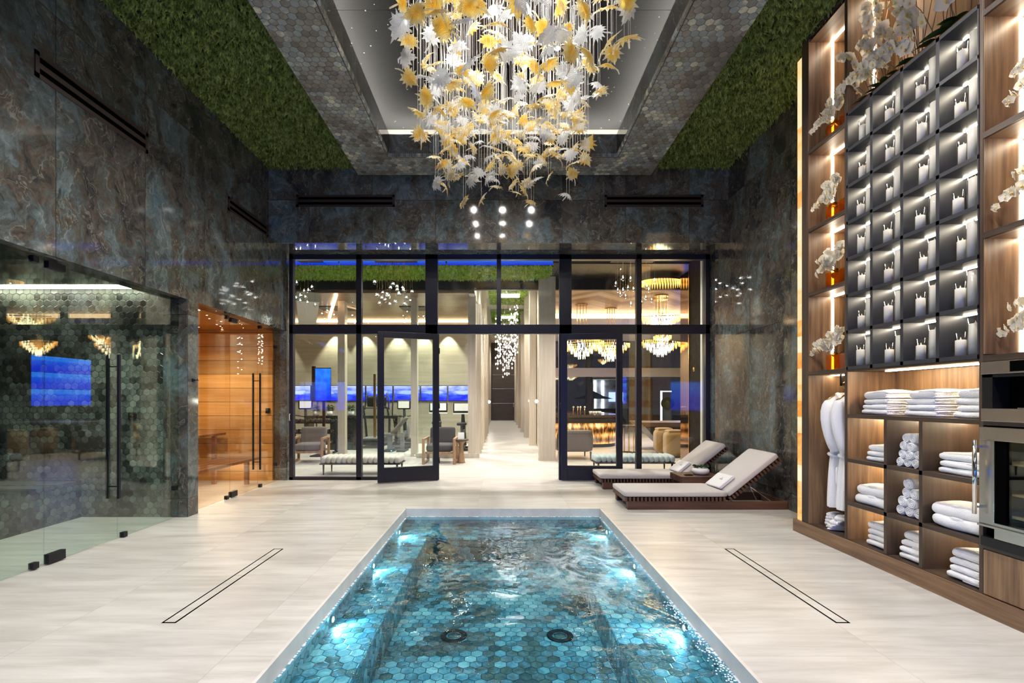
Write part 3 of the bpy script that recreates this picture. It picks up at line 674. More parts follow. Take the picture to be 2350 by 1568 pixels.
# slot drains
for x0, x1, wh in ((-2.125, -2.035, 'left'), (2.105, 2.195, 'right')):
    t = thing('slot_drain', 'narrow tile-filled slot drain outlined in black, %s of the pool' % wh, 'drain', (0, 0, 0), 0, 'slot drains in the floor')
    q = MB(); l_ = .011
    q.box(x0, x0 + l_, 3.03, 4.54, .0003, .002).box(x1 - l_, x1, 3.03, 4.54, .0003, .002).box(x0, x1, 3.03, 3.03 + l_, .0003, .002).box(x0, x1, 4.54 - l_, 4.54, .0003, .002)
    q.build('outline', 'slot', t)
    MB().box(x0 + l_, x1 - l_, 3.03 + l_, 4.54 - l_, .0002, .0012).build('cover', 'floor', t)

# ================================================================== steam room and sauna
st_ = MB(); st_.box(-6.3, XL - .22, 5.775, 5.84, 0, 2.75); struct('wall_steam_far', st_, 'hex_y')
struct('wall_steam_left', MB().box(-6.3, -6.2, 1.8, 5.775, 0, 2.75), 'hex_sx')
struct('ceiling_steam', MB().box(-6.3, XL - .02, 1.8, 5.775, 2.72, 2.8), 'marble_z')
struct('wall_steam_near', MB().box(-6.3, XL - .02, 2.1, 2.2, 0, 2.75), 'hex_y')
struct('trim_11', MB().box(-6.2, -5.0, 2.2, 5.774, 0, .44), 'hex_sx')
struct('trim_6', MB().box(-4.02, XL - .005, 5.765, 5.774, 0, GT), 'marble_y')
t = thing('light_strip', 'glowing linear light strip at the ceiling of the tiled steam room', 'light')
MB().box(-6.19, -4.28, 5.62, 5.66, 2.70, 2.718).build('diffuser', 'led_w', t)  # lengthened leftward to include the strip's mirror image
t = thing('wall_control', 'small black square control on the hexagon tiled wall', 'switch', (X(304, 5.77), 5.768, Z(955, 5.77)))
MB().rbox(-.045, .045, -.012, .003, -.045, .045, .02).build('cover_plate', 'black', t); MB().lathe([(.02, 0), (.02, .004), (0, .004)], n=16).xf(Matrix.Translation((0, -.012, 0)) @ Matrix.Rotation(pi / 2, 4, 'X')).build('button', 'slot', t)
struct('wall_sauna_far', MB().box(-5.6, XL - .22, 8.38, 8.42, 0, 2.66), 'sauna')
struct('wall_sauna_left', MB().box(-5.6, -5.52, 5.84, 8.42, 0, 2.66), 'sauna')
struct('wall_sauna_near', MB().box(-5.6, XL - .22, 5.85, 5.9, 0, 2.66), 'sauna')
def starry():
    m, nt, out = newmat('sauna_star_ceiling')
    tc = N(nt, 'TexCoord'); v = N(nt, 'TexVoronoi', {'Vector': tc.outputs['Object'], 'Scale': 6.5})
    e = math_(nt, 'MULTIPLY', math_(nt, 'LESS_THAN', v.outputs['Distance'], .085), 12)
    finish(nt, out, {'Base Color': (.52, .28, .08, 1), 'Roughness': .5, 'Emission Color': (1, .95, .9, 1), 'Emission Strength': e}); return m
M['sstar'] = starry()
struct('ceiling_sauna', MB().box(-5.6, XL - .12, 5.85, 8.42, 2.62, 2.68), 'sstar')
t = thing('sauna_bench', 'two-level wooden sauna bench behind the amber lit glass', 'bench', (0, 0, 0))
b = MB()
for i in range(5): b.box(-5.5, -4.72, 6.1 + .0 + i * .45, 6.1 + i * .45 + .42, .80, .84)
b.build('upper_seat', 'sauna_b', t); b = MB()
for i in range(4): b.box(-4.72 + .15 * i, -4.72 + .15 * i + .135, 6.0, 8.36, .38, .42)
b.build('lower_seat', 'sauna_b', t)
for y in (6.4, 8.0): MB().box(-4.24, -4.18, y, y + .06, 0, .38).build('leg', 'sauna_b', t); MB().box(-4.78, -4.72, y, y + .06, 0, .80).build('leg', 'sauna_b', t)
MB().box(-4.56, -4.53, 6.1, 8.3, .355, .375).build('light_strip', 'led_w', t)
t = thing('thermostat', 'small dark thermostat box on the sauna back wall', 'control', (X(615, 8.37), 8.37, Z(943, 8.37)))
MB().box(-.035, .035, -.02, .002, -.045, .045).build('body', 'black', t); MB().box(-.024, .024, -.022, -.02, .0, .03).build('display', 'slot', t)
# glass fronts
def gpane(name, y0, y1, mt, z1=GT, handle=None):
    o = setting(name); MB().box(GX - .006, GX + .006, y0, y1, .012, z1).build('pane', mt, o); return o
def clamp(o, y, z, h=.05, w_=.05): MB().box(GX - .022, GX + .022, y - w_ / 2, y + w_ / 2, z - h / 2, z + h / 2).build('clamp', 'black', o)
def handle(o, y, z0, z1):
    q = MB()
    for dx in (.055, -.055):
        q.box(GX + dx - .012, GX + dx + .012, y - .012, y + .012, z0, z1)
    for z in (z0 + .12, z1 - .12): q.box(GX - .055, GX + .055, y - .006, y + .006, z - .006, z + .006)
    q.build('handle', 'black', o, .002)
p1 = gpane('window_1', 2.2, 4.065, 'glass_g'); clamp(p1, 3.98, .035); clamp(p1, 3.98, 2.56)
d1 = gpane('door_1', 4.072, 4.845, 'glass_g', 2.57); clamp(d1, 4.17, .05, .08, .16); clamp(d1, 4.17, 2.55, .06, .16)
handle(d1, 4.80, .42, 1.85)
p2 = gpane('window_2', 4.852, 5.765, 'glass_g'); clamp(p2, 4.93, .03); clamp(p2, 5.70, .36); clamp(p2, 5.70, 2.30)

def yg(px): return FPX * GX / (px - CX)
p3 = gpane('window_3', 5.98, yg(527), 'glass_a'); clamp(p3, yg(520), .03); clamp(p3, yg(520), 2.56)
d2 = gpane('door_2', yg(527) + .006, yg(591), 'glass_a', 2.57); clamp(d2, yg(535), .05, .08, .16); clamp(d2, yg(535), 2.54, .06, .16)
handle(d2, yg(589), .3, 1.82)
p4 = gpane('window_4', yg(591) + .006, 8.41, 'glass_a'); clamp(p4, yg(597), .03); clamp(p4, yg(596), 2.56); clamp(p4, 8.25, .3); clamp(p4, 8.25, 2.3)
t = thing('robe_hook', 'small dark double robe hook on the marble pillar', 'hook', (XL, 5.87, Z(873, 5.87)))
MB().box(0, .012, -.02, .02, -.02, .02).build('plate', 'black', t); MB().tube([(.01, 0, 0), (.05, 0, 0), (.055, 0, .018)], .006).tube([(.05, -.03, 0), (.05, .03, 0)], .005).build('peg', 'black', t)
t = thing('door_pull', 'small white vertical pull beside the left edge of the glazing', 'handle', (-3.665, 8.44, Z(958, 8.4)))
MB().tube([(0, 0, -.06), (.0, -.03, -.05), (0, -.03, .05), (0, 0, .06)], .006).build('grip', 'white', t); MB().box(-.008, .008, 0, .01, -.075, .075).build('mount', 'chrome', t)

# ================================================================== glazed front
fr = setting('window_5')
def fb(mb, px0, px1, z0, z1, y0=YB - .05, y1=YB + .05): mb.box(X(px0, YB), X(px1, YB), y0, y1, z0, z1)
zt0, zt1 = Z(767, YB), Z(746, YB); ztop = Z(583, YB)
q = MB(); fb(q, 666, 1626, Z(597, YB), ztop); fb(q, 666, 1626, zt0, zt1)
q.build('head_rail', 'frame', fr, .004)
for a, b, z0 in ((666, 675, 0), (819, 831, 0), (977, 1005, zt0), (1140, 1150, zt1), (1283, 1311, zt0), (1459, 1471, 0), (1617, 1626, 0), (1282, 1290, 0), (998, 1006, 0)):
    q = MB(); fb(q, a, b, z0, ztop if z0 != 0 or a in (666, 819, 1459, 1617) else zt0); q.build('post', 'frame', fr, .004)
q = MB(); fb(q, 666, 998, 0, .05); fb(q, 1290, 1626, 0, .05); q.build('sill_rail', 'frame', fr)
for a, b, z0, z1 in ((675, 819, .05, zt0), (831, 998, .05, zt0), (1290, 1459, .05, zt0), (1471, 1617, .05, zt0), (675, 819, zt1, ztop), (831, 977, zt1, ztop), (1005, 1140, zt1, ztop), (1150, 1283, zt1, ztop), (1311, 1459, zt1, ztop), (1471, 1617, zt1, ztop)):
    if (a, z0) == (831, .05) or (a, z0) == (1290, .05): continue
    q = MB(); fb(q, a, b, z0, z1, YB - .006, YB + .006); q.build('pane', 'glass', fr)
q = MB(); fb(q, 831, 880, .05, zt0, YB - .006, YB + .006); q.build('pane', 'glass', fr)
q = MB(); fb(q, 1415, 1459, .05, zt0, YB - .006, YB + .006); q.build('pane', 'glass', fr)
def leaf_door(name, hinge, ang, W=1.04, hy=YB - .06, sgn=-1):
    o = setting(name); hgt = zt0 - .01
    m4 = Matrix.Translation((hinge, hy, 0)) @ Matrix.Rotation(ang, 4, 'Z'); a = .105; y0, y1 = -.035, .035
    q = MB().box(0, a, y0, y1, .012, hgt).box(W - a, W, y0, y1, .012, hgt).box(a, W - a, y0, y1, .012, .26).box(a, W - a, y0, y1, hgt - .10, hgt)
    q.xf(m4).build('frame', 'frame', o, .003)
    MB().box(a, W - a, -.006, .006, .26, hgt - .10).xf(m4).build('pane', 'glass', o)
    q = MB(); q.box(W - .06, W - .035, -.10, -.075, .75, 2.05).box(W - .055, W - .04, -.08, -.035, .85, .88).box(W - .055, W - .04, -.08, -.035, 1.92, 1.95).xf(m4).build('pull', 'black', o)
    for z in (.35, 1.3, 2.25): MB().tube([(.0, .035, z - .05), (.0, .035, z + .05)], .012).xf(m4).build('hinge', 'black', o)
    return o
leaf_door('door_3', X(1008, YB), pi + R(19.5))
leaf_door('door_4', X(1286, YB) , -R(3.0), 1.05, YB - .1)

# ================================================================== right-hand shelving unit
F0, D0 = 3.16, 3.60                                       # front plane and back of the unit
def yr(px): return FPX * F0 / (px - CX)
YE = yr(1840); YA = yr(1854.5); YO = yr(1938); YG1 = yr(1943.5); YG0 = yr(2246.5); YN = 3.165; YEND = 2.35
unit = thing('shelving_unit', 'tall walnut wall unit of open lit shelves on the right wall', 'shelving', (0, 0, 0))
MB().box(D0, XR, YEND, YE, 0, ZC).build('back_panel', 'walnut', unit)
MB().box(F0 - .02, D0, YEND, 5.19, .0, .128).build('plinth', 'walnut_y', unit, .003)
for y0, y1, z0, z1 in ((YA, YE, .128, ZC), (YG1 - .0, YO, .128, ZC), (YN, YG0, .128, ZC), (YEND, YEND + .03, .128, ZC)):
    if y0 == YG1: y0, y1 = YG1, YO
    MB().box(F0, D0, y0, y1, z0, z1).build('stile', 'walnut_darkz', unit, .002)
    # lighter inner lining on the far face of each bay
for y, z0, z1 in ((YA, .13, 5.1), (YG1, 3.99, 5.1), (YN, 1.70, 5.1)):
    MB().box(F0 + .004, D0, y - .004, y, z0, z1).build('lining', 'walnut', unit)
MB().box(F0 + .004, D0, YG1 - .004, YG1, .13, 1.67).build('lining', 'walnut', unit)
TH = .035
shelf_z = [3.95, 3.15, 2.495, 1.69]
def shelf(y0, y1, z, th=TH, mt='walnut_dark', x0=F0, name='shelf'): return MB().box(x0, D0, y0, y1, z - th, z).build(name, mt, unit, .001)
for z in shelf_z: shelf(YO, YA, z); shelf(YEND + .03, YN, z, .04)
# underside lining (lit walnut) beneath each shelf
for z in [ZC - .03] + shelf_z:
    zz = z - TH - .001
    MB().box(F0 + .015, D0, YO, YA - .004, zz - .004, zz).build('underside', 'walnut_y', unit)
    MB().box(F0 + .015, D0, YEND + .03, YN - .004, zz - .006, zz - .002).build('underside', 'walnut_y', unit)
    MB().box(3.385, 3.405, YO + .02, YA - .006, zz - .012, zz - .0045).build('shelf_light', 'led', unit)
    if z != 1.69: MB().box(3.385, 3.405, YEND + .05, YN - .006, zz - .014, zz - .0065).build('shelf_light', 'led', unit)
MB().box(F0, D0, YEND, YA, ZC - .03, ZC).build('top_panel', 'walnut_dark', unit)
# vertical light channels in the far faces of the bays
tops = [ZC - .07] + [z - TH - .02 for z in shelf_z[:3]]
for (zt, zb) in zip(tops, shelf_z):
    MB().box(3.398, 3.418, YA - .010, YA - .0045, zb + .01, zt).build('upright_light', 'led_hot', unit)
    MB().box(3.398, 3.418, YN - .010, YN - .0045, zb + .01, zt).build('upright_light', 'led_hot', unit)
MB().box(3.398, 3.418, YG1 - .012, YG1 - .0045, 4.0, ZC - .06).build('upright_light', 'led_hot', unit)
MB().box(3.40, 3.42, YG0 + .05, YG1 - .02, ZC - .045, ZC - .036).build('shelf_light', 'led', unit)
# towel bays
for z, y0, y1 in ((1.27, YG0, YG1), (.868, YG0, YG1), (.478, YG0, YG1), (.133, YG0, YG1)): shelf(y0, y1, z, .033 if z > .2 else .006)
DIV = [(yr(2035), yr(2028)), (yr(2116.5), yr(2108.5))]
for y0, y1 in DIV: MB().box(F0, D0, y0, y1, .133, 1.237).build('divider', 'walnut_darkz', unit, .001)
for a, b in ((YG0, DIV[1][0]), (DIV[1][1], DIV[0][0]), (DIV[0][1], YG1)):
    for z in (1.27, .868, .478):
        MB().box(3.50, 3.515, a + .02, b - .02, z - .044, z - .034).build('shelf_light', 'bayled', unit)
MB().box(3.36, 3.38, YG0 + .02, 4.22, 1.647, 1.655).build('shelf_light', 'bayled', unit)
MB().box(F0, D0, YG0, YG1, 1.655, 1.672).build('shelf', 'walnut_dark', unit)
# robe bay
shelf(YO, YA, .133, .006)
# onyx strip
t = thing('onyx_strip', 'tall narrow backlit amber onyx strip at the far end of the shelving', 'light panel')
MB().box(F0 + .01, XR, YE + .001, 5.157, .128, 5.0).build('panel', 'onyx', t)
# black niche grid
t = thing('niche_grid', 'charcoal grid of small lit niches set into the walnut unit', 'shelving')
GZ = [1.672 + .33 * i for i in range(8)]
q = MB(); tv = .0145
ys = [YG0, (yr(2149) + yr(2157.6)) / 2, (yr(2067) + yr(2074.6)) / 2, (yr(1998) + yr(2004)) / 2, YG1]
for i, y in enumerate(ys):
    a, b = y - tv, y + tv
    if i == 0: a, b = y - .004, y + .006
    if i == 4: a, b = y - .02, y + .0
    MB().box(F0 - .006, D0 - .08, a, b, 1.672, GZ[-1] + .03).build('upright', 'anth', t, .001)
for k, z in enumerate(GZ):
    MB().box(F0 - .006, D0 - .08, ys[0] - .004, ys[4], z, z + .03).build('shelf', 'anth', t, .001)
MB().box(D0 - .08, D0, ys[0], ys[4], 1.672, GZ[-1] + .03).build('back_panel', 'anth', t)
M['led_n'] = emit('niche_led', (1, .88, .68), 75)
for k in range(7):
    for i in range(4):
        MB().box(3.318, 3.330, ys[i] + .02, ys[i + 1] - .022, GZ[k + 1] - .007, GZ[k + 1] - .0005).build('niche_light', 'led_n', t)
# candles: glass cylinder > candle > wick, built once per size, copied
def candle(r, h, hg, label, loc):
    t = thing('candle_jar', label, 'candle', loc, 0, 'white candles in glass cylinders in the niches')
    MB().lathe([(r, 0), (r, hg), (r - .002, hg), (r - .002, .004), (.0001, .004)], n=28).build('glass_cylinder', 'jar', t)
    c = MB().lathe([(r - .006, .005), (r - .006, h - .004), (r - .012, h), (.012, h - .003), (.0001, h - .006)], n=28).build('candle', 'wax', t)
    MB().lathe([(.004, 0), (.006, .008), (.001, .026)], (0, 0, h - .006), 8).build('wick', 'wick', c)
    return t
protos = {}
rnd = random.Random(11)
for k in range(7):
    row = 6 - k
    for i in range(4):
        ccol = 3 - i; yn, yf = ys[i] + tv, ys[i + 1] - tv; z = GZ[k] + .0302
        sp_ = [('short', .036, .125, .175, F0 + .045 + rnd.uniform(0, .012), yf - .105 + rnd.uniform(-.02, .02)),
               ('tall', .042, .225, .262, F0 + .050 + rnd.uniform(0, .01), yn + .068 + rnd.uniform(-.008, .008)),
               ('slim', .034, .185, .225, F0 + .150, yn + .060)]
        for nm, r, h, hg, x, y in sp_:
            hh = 0
            key = (nm, rnd.randrange(2))
            lab = {'short': 'short white candle', 'tall': 'tall wide white candle', 'slim': 'slim rear white candle'}[nm]
            lab += ' in glass, %s niche row from top, %s column from left' % (ORD[row], ORD[ccol])
            if key not in protos: protos[key] = candle(r, h + (.02 if key[1] else -.01), hg + (.012 if key[1] else -.008), lab, (x, y, z))
            else: dup(protos[key], (x, y, z), 0, lab)

# ================================================================== towels, robes
def towel(x0, x1, y0, y1, z, h, label, group, seed, puff=.006, robe=False):
    rd = random.Random(seed); j = lambda a: rd.uniform(-a, a)
    a, b, c, d = x0 + abs(j(.012)), x1, y0 + j(.008), y1 + j(.01)
    cx_, cy_ = a, (c + d) / 2
    m = MB()
    if robe:
        m.rbox(a, b, c, d, z + .001, z + h, h * .5, puff, .0035, seed, 10, 16, 6)
    else:
        # two leaves of cloth meeting in a rounded fold at the front
        m.rbox(a, b, c, d, z + .001, z + h * .97, h * .47, puff * .5, .0020, seed, 10, 14, 6)
        m.rbox(a + .006, b, c - .004, c + (d - c) * .62, z + h * .60, z + h, h * .19, puff, .0014, seed + 1, 8, 10, 4)
        m.rbox(a + .008, b, c - .004, c + (d - c) * .5, z + h * .06, z + h * .36, h * .14, 0, .0012, seed + 2, 8, 10, 4)
    o = m.build('folded_robe' if robe else 'folded_towel', 'terry'); 
    tag(o, label, 'robe' if robe else 'towel', group)
    if robe:
        # shawl collar crossing the folded robe
        q = MB(); n = 14
        for s_ in (1, -1):
            pts = []
            for i in range(n + 1):
                u = i / n; y = (c + d) / 2 + s_ * (-.13 + .26 * u) * ((d - c) / .42); x = a - .004 + .09 * (1 - (2 * u - 1) ** 2) * .2 + .06 * abs(u - .5)
                zz = z + h * (.35 + .62 * sin(pi * min(1, u * 1.15)))
                pts.append((x + .004, y, min(z + h + .006, zz)))
            q.tube(pts, [.004 + .009 * sin(pi * i / n) for i in range(n + 1)], 6)
        q.build('collar', 'terry', o)
    return o
n_ = [0]
POS = ['bottom', 'second from bottom', 'third from bottom', 'top', 'top']
def posname(i, n): return 'topmost' if i == n - 1 else ['lowest', 'second lowest', 'third lowest'][i]
def stack(y0, y1, z, n, h, where, x0=F0 + .07, x1=3.50, top=0.0, shrink=.006, robe=False, grp=None):
    for i in range(n):
        n_[0] += 1
        hh = h + (top if i == n - 1 else 0)
        towel(x0 + shrink * i, x1, y0 + shrink * i, y1 - shrink * i * .8, z, hh,
              ('%s folded white %s in the stack %s' % (posname(i, n), 'robe' if robe else 'towel', where)),
              grp or ('folded white robes' if robe else 'folded white towels'), n_[0] * 3, puff=.012 if i == n - 1 else .003, robe=robe)
        z += hh
stack(4.05, 4.345, 1.27, 4, .046, 'at left on the long top shelf', top=.022)
stack(3.60, 3.885, 1.27, 4, .047, 'at middle of the long top shelf', top=.018)
stack(3.215, 3.455, 1.27, 4, .047, 'at right on the long top shelf', top=.018)
C1, C2, C3 = (DIV[0][1], YG1), (DIV[1][1], DIV[0][0]), (YG0, DIV[1][0])
stack(C1[0] + .04, C1[1] - .14, .868, 3, .044, 'in the upper left square bay', top=.01, x0=F0 + .05)
stack(C1[0] + .01, C1[1] - .03, .478, 2, .085, 'in the middle left bay', robe=True, x0=F0 + .03)
stack(C1[0] + .04, C1[1] - .15, .139, 4, .048, 'in the lower left bay', top=.012, x0=F0 + .04)
stack(C3[0] + .03, C3[1] - .06, .868, 3, .048, 'in the upper right square bay', top=.008, x0=F0 + .04)
stack(C3[0] + .01, C3[1] - .02, .478, 2, .088, 'in the middle right bay', robe=True, x0=F0 + .02)
stack(C3[0] + .03, C3[1] - .15, .139, 4, .049, 'in the lower right bay', top=.018, x0=F0 + .03)
stack(C2[0] + .02, C2[1] - .06, .139, 4, .050, 'in the lower middle bay', top=.022, x0=F0 + .03)
def roll(y, z, r, ln, label, grp, seed, x0):
    rd = random.Random(seed)
    m = MB().lathe([(.0001, -.002), (r * .86, -.002), (r * .97, .004), (r, .02), (r, ln - .02), (r * .95, ln), (.0001, ln)], n=20)
    # spiral end
    pts = []
    for i in range(46):
        a = i / 45 * 2 * pi * 2.6 + rd.uniform(0, .1); rr = r * (.12 + .82 * i / 45); pts.append((rr * cos(a), rr * sin(a), -.004))
    sp_ = MB().tube(pts, r * .105, 5)
    m4 = Matrix.Translation((x0, y, z)) @ Matrix.Rotation(pi / 2, 4, 'Y') @ Matrix.Rotation(rd.uniform(0, 6), 4, 'Z')
    m.xf(m4); sp_.xf(m4)
    o = m.build('rolled_towel', 'terry'); tag(o, label, 'towel', grp); sp_.build('rolled_end', 'terry', o)
rows = ['bottom', 'second', 'third', 'top']
for (bay, zz, r, cnt, bl) in ((C2, .868, .037, (3, 3, 2, 2), 'upper'), (C2, .478, .042, (3, 2, 2, 1), 'lower')):
    z = zz + r
    for k, n in enumerate(cnt):
        for i in range(n):
            y = bay[1] - .035 - r - k * (.018 if bl == 'upper' else .026) - i * 2.02 * r
            if y - r < bay[0] + .003: continue
            roll(y, z, r, .26, 'rolled white towel, %s of the %s row in the %s roll bay' % (['leftmost', 'second from left', 'third from left'][i], rows[k], bl),
                 'rolled white towels', 100 + k * 7 + i + int(zz * 100), F0 + .045 + rnd.uniform(0, .01))
        z += r * 1.74
# robe bay: rail, hangers, robes, slippers
t = thing('clothes_rail', 'short dark clothes rail in the robe bay of the wall unit', 'rail')
yc = (YO + YA) / 2
MB().tube([(3.39, YA - .16, 1.555), (3.39, YO + .0, 1.555)], .012).build('rail', 'black', t)
MB().box(3.378, 3.402, YA - .175, YA - .155, 1.54, 1.65).build('bracket', 'black', t)
def robe(y, label, seed):
    rd = random.Random(seed)
    t = thing('hanging_robe', label, 'robe', (3.375, y, 1.555), 0, 'white robes hanging in the robe bay')
    h_ = MB(); h_.tube([(.02, 0, -.008)] + [(.022 * cos(a), 0, .0 + .022 * sin(a) + .0) for a in [i * pi / 8 for i in range(0, 9)]] + [(-.02, 0, -.03), (0, 0, -.05), (0, 0, -.085)], .0035, 6)
    h_.tube([(-.19, 0, -.16), (-.10, 0, -.105), (0, 0, -.085), (.10, 0, -.105), (.19, 0, -.16)], .007, 6); h_.build('hanger', 'gold', t)
    # torso+skirt: elliptical sections, folds in theta
    secs = [(-.085, .05, .030), (-.11, .10, .040), (-.16, .185, .055), (-.24, .195, .066), (-.45, .175, .070), (-.62, .15, .066), (-.68, .135, .060), (-.75, .15, .066), (-.95, .165, .070), (-1.18, .175, .072), (-1.20, .172, .070)]
    vs = []; n = 36; ph = rd.uniform(0, 6)
    for k, (z, a, b) in enumerate(secs):
        for j in range(n):
            q = 2 * pi * j / n; f = 1 + min(1, k / 3) * (.07 * sin(7 * q + ph + k * .15) + .05 * sin(12 * q + ph * 2 + k * .2))
            vs.append((a * cos(q) * f, b * sin(q) * f, z))
    fs = [(k * n + j, k * n + (j + 1) % n, (k + 1) * n + (j + 1) % n, (k + 1) * n + j) for k in range(len(secs) - 1) for j in range(n)]
    MB().add(vs, fs, True).build('robe_body', 'terry', t, sub=1)
    for s_ in (-1, 1):
        pts = [(s_ * .15, -.0, -.15), (s_ * .20, -.03, -.26), (s_ * .20, -.05, -.42), (s_ * .175, -.055, -.56), (s_ * .15, -.05, -.68)]
        if s_ < 0: pts = [(-.155, -.0, -.15), (-.205, -.02, -.26), (-.20, -.04, -.42), (-.165, -.055, -.56), (-.12, -.06, -.66)]
        MB().tube(pts, [.045, .056, .055, .056, .06], 14).build('sleeve', 'terry', t, sub=1)
    MB().tube([(.155 * cos(a), .078 * sin(a), -.69 + .008 * sin(3 * a)) for a in [2 * pi * i / 24 for i in range(25)]], .014, 6, False).build('belt', 'terry', t)
    b_ = MB(); b_.tube([(-.06, -.085, -.69), (-.075, -.10, -.73), (-.07, -.095, -.80), (-.06, -.095, -1.28)], [.014, .012, .010, .010], 6)
    b_.ball((-.06, -.09, -.69), (.03, .018, .022)); b_.build('belt_knot', 'terry', t)
    MB().rbox(-.15, -.01, -.095, -.068, -.98, -.80, .012).build('pocket', 'terry', t)
    cb_ = MB(); cb_.tube([(-.08, .0, -.095), (-.09, -.04, -.14), (-.05, -.075, -.30), (.0, -.085, -.5), (.03, -.085, -.66)], [.02, .024, .022, .018, .012], 8)
    cb_.tube([(.08, .0, -.095), (.085, -.04, -.14), (.05, -.075, -.30), (.01, -.08, -.5)], [.02, .024, .022, .018], 8); cb_.build('collar', 'terry', t)
    return t
robe(YA - .235, 'white towelling robe with belt, left of the two in the robe bay', 1)
robe(YA - .38, 'white towelling robe mostly hidden at the right of the robe bay', 2)
def slipper(x, y, z, rz, label, seed):
    t = thing('slipper', label, 'slipper', (x, y, z), rz, 'white slippers at the bottom of the robe bay')
    out = [(.13 * cos(a), .043 * sin(a) * (1 + .22 * cos(a))) for a in [2 * pi * i / 24 for i in range(24)]]
    MB().prism(out, 'z', 0, .014).build('sole', 'white', t, .004)
    MB().rbox(-.115, .02, -.048, .048, .014, .05, .03, .01, 0, 0, 8, 8, 4).build('strap', 'terry', t); return t
for i in range(4):
    slipper(F0 + .20, YA - .15, .14 + i * .030, .15 + .08 * i, '%s white slipper in the left pile under the robes' % (['lowest', 'second', 'third', 'top'][i]), i)
for i in range(3):
    slipper(F0 + .15, YA - .28, .14 + i * .045, -.2 + .5 * i, '%s white slipper in the right pile under the robes' % (['lowest', 'middle', 'top'][i]), i)

# ================================================================== orchids
def petal_mesh():
    # phalaenopsis flower facing +X, radius ~1
    m = MB()
    def pet(ang, ln, wd, cup):
        vs = []; n, k = 5, 6; fs = []
        for i in range(k + 1):
            u = i / k; w_ = wd * (sin(pi * (u ** .75)) * .5 + .02) * 2 * (.5)
            for j in range(n):
                v = j / (n - 1) * 2 - 1; r_ = ln * u
                y, z = v * w_, r_; x = cup * (u ** 2) + .12 * v * v * u - .05
                vs.append((x, y * cos(ang) - z * sin(ang), y * sin(ang) + z * cos(ang)))
        fs = [(i * n + j, i * n + j + 1, (i + 1) * n + j + 1, (i + 1) * n + j) for i in range(k) for j in range(n - 1)]
        m.add(vs, fs, True)
    pet(R(75), 1.0, 1.25, .10); pet(R(-75), 1.0, 1.25, .10); pet(0, .95, .75, -.05); pet(R(142), .9, .66, -.05); pet(R(-142), .9, .66, -.05)
    return m.mesh('orchid_flower', 'petal')
FLOWER = petal_mesh()
LIP = MB().ball((.12, 0, -.12), (.16, .13, .2), 8, 5).mesh('flower_lip', 'lip')
def leafblade(m, base, direction, ln, wd, droop=.4, twist=0):
    base = Vector(base); d = Vector(direction).normalized(); side = d.cross(Vector((0, 0, 1)));
    if side.length < .01: side = Vector((1, 0, 0))
    side.normalize(); side = Matrix.Rotation(twist, 3, d) @ side; up = side.cross(d)
    vs = []; k = 8
    for i in range(k + 1):
        u = i / k; c = base + d * ln * u - Vector((0, 0, 1)) * droop * ln * u * u; w_ = wd * max(.02, sin(pi * min(.98, .08 + .9 * u)) ** .7)
        vs += [c - side * w_ + up * w_ * .35, c, c + side * w_ + up * w_ * .35]
    fs = []
    for i in range(k):
        for j in range(2): fs.append((i * 3 + j, i * 3 + j + 1, (i + 1) * 3 + j + 1, (i + 1) * 3 + j))
    return m.add(vs, fs, True)
def orchid(loc, label, seed, vase=True, sprays=3, size=1.0, aimx=-1, group='orchids', leaves=4, nfl=8, base_h=.17, dirs=None, fs_=.036, two=False, lsz=1.0):
    rd = random.Random(seed); t = thing('orchid_arrangement', label, 'orchid', loc, 0, group)
    if vase:
        for vy, vx in (((.0, 0), (-.16, .02)) if two else ((0, 0),)):
            q = MB(); a = .062
            for (x0, x1, y0, y1, z0, z1) in ((-a, a, -a, a, 0, .008), (-a, -a + .006, -a, a, .008, .15), (a - .006, a, -a, a, .008, .15), (-a + .006, a - .006, -a, -a + .006, .008, .15), (-a + .006, a - .006, a - .006, a, .008, .15)):
                q.box(x0 + vx, x1 + vx, y0 + vy, y1 + vy, z0, z1)
            q.build('amber_vase', 'amber', t)
    lf = MB()
    for i in range(leaves):
        a = rd.uniform(0, 2 * pi); leafblade(lf, (0, 0, base_h * .75), (cos(a), sin(a), rd.uniform(.1, .7)), rd.uniform(.12, .2) * size * lsz, .035 * size * lsz, rd.uniform(.2, .6)).v
    lf.build('leaves', 'orchleaf', t)
    for s_ in range(sprays):
        if dirs: dx, dy, up = dirs[s_ % len(dirs)]
        else: dx, dy, up = rd.uniform(-.9, -.1), rd.uniform(-.6, .9), rd.uniform(.5, 1.1)
        dx += rd.uniform(-.15, .15); dy += rd.uniform(-.15, .15)
        pts = []; L = .34 * size
        for i in range(13):
            u = i / 12; pts.append(Vector((dx * L * u ** 1.1, dy * L * u ** 1.1, base_h * .8 + L * up * 1.5 * u - L * 1.35 * max(0, u - .35) ** 1.6)))
        MB().tube(pts, [.0032 * (1 - .5 * i / 12) for i in range(13)], 5).build('stem', 'stem', t)
        for i in range(nfl):
            u = .30 + .70 * i / max(1, nfl - 1); k = min(11, int(u * 12)); p = pts[k].lerp(pts[k + 1], u * 12 - k if k < 11 else 1)
            sc = fs_ * size * (1.15 - .45 * i / nfl) * rd.uniform(.85, 1.15)
            az = pi + rd.uniform(-1.0, 1.0) + (.6 if dy < 0 else -.2); p2 = p + Vector((cos(az) * .02, sin(az) * .02, rd.uniform(-.02, .01)))
            f = link('flower', FLOWER, t, p2, (rd.uniform(-.5, .5), rd.uniform(.0, .6), az), (sc, sc, sc))
            l = bpy.data.objects.new('flower_lip', LIP); COL.objects.link(l); l.parent = f
    return t
wh = ['first', 'second', 'third', 'lowest']
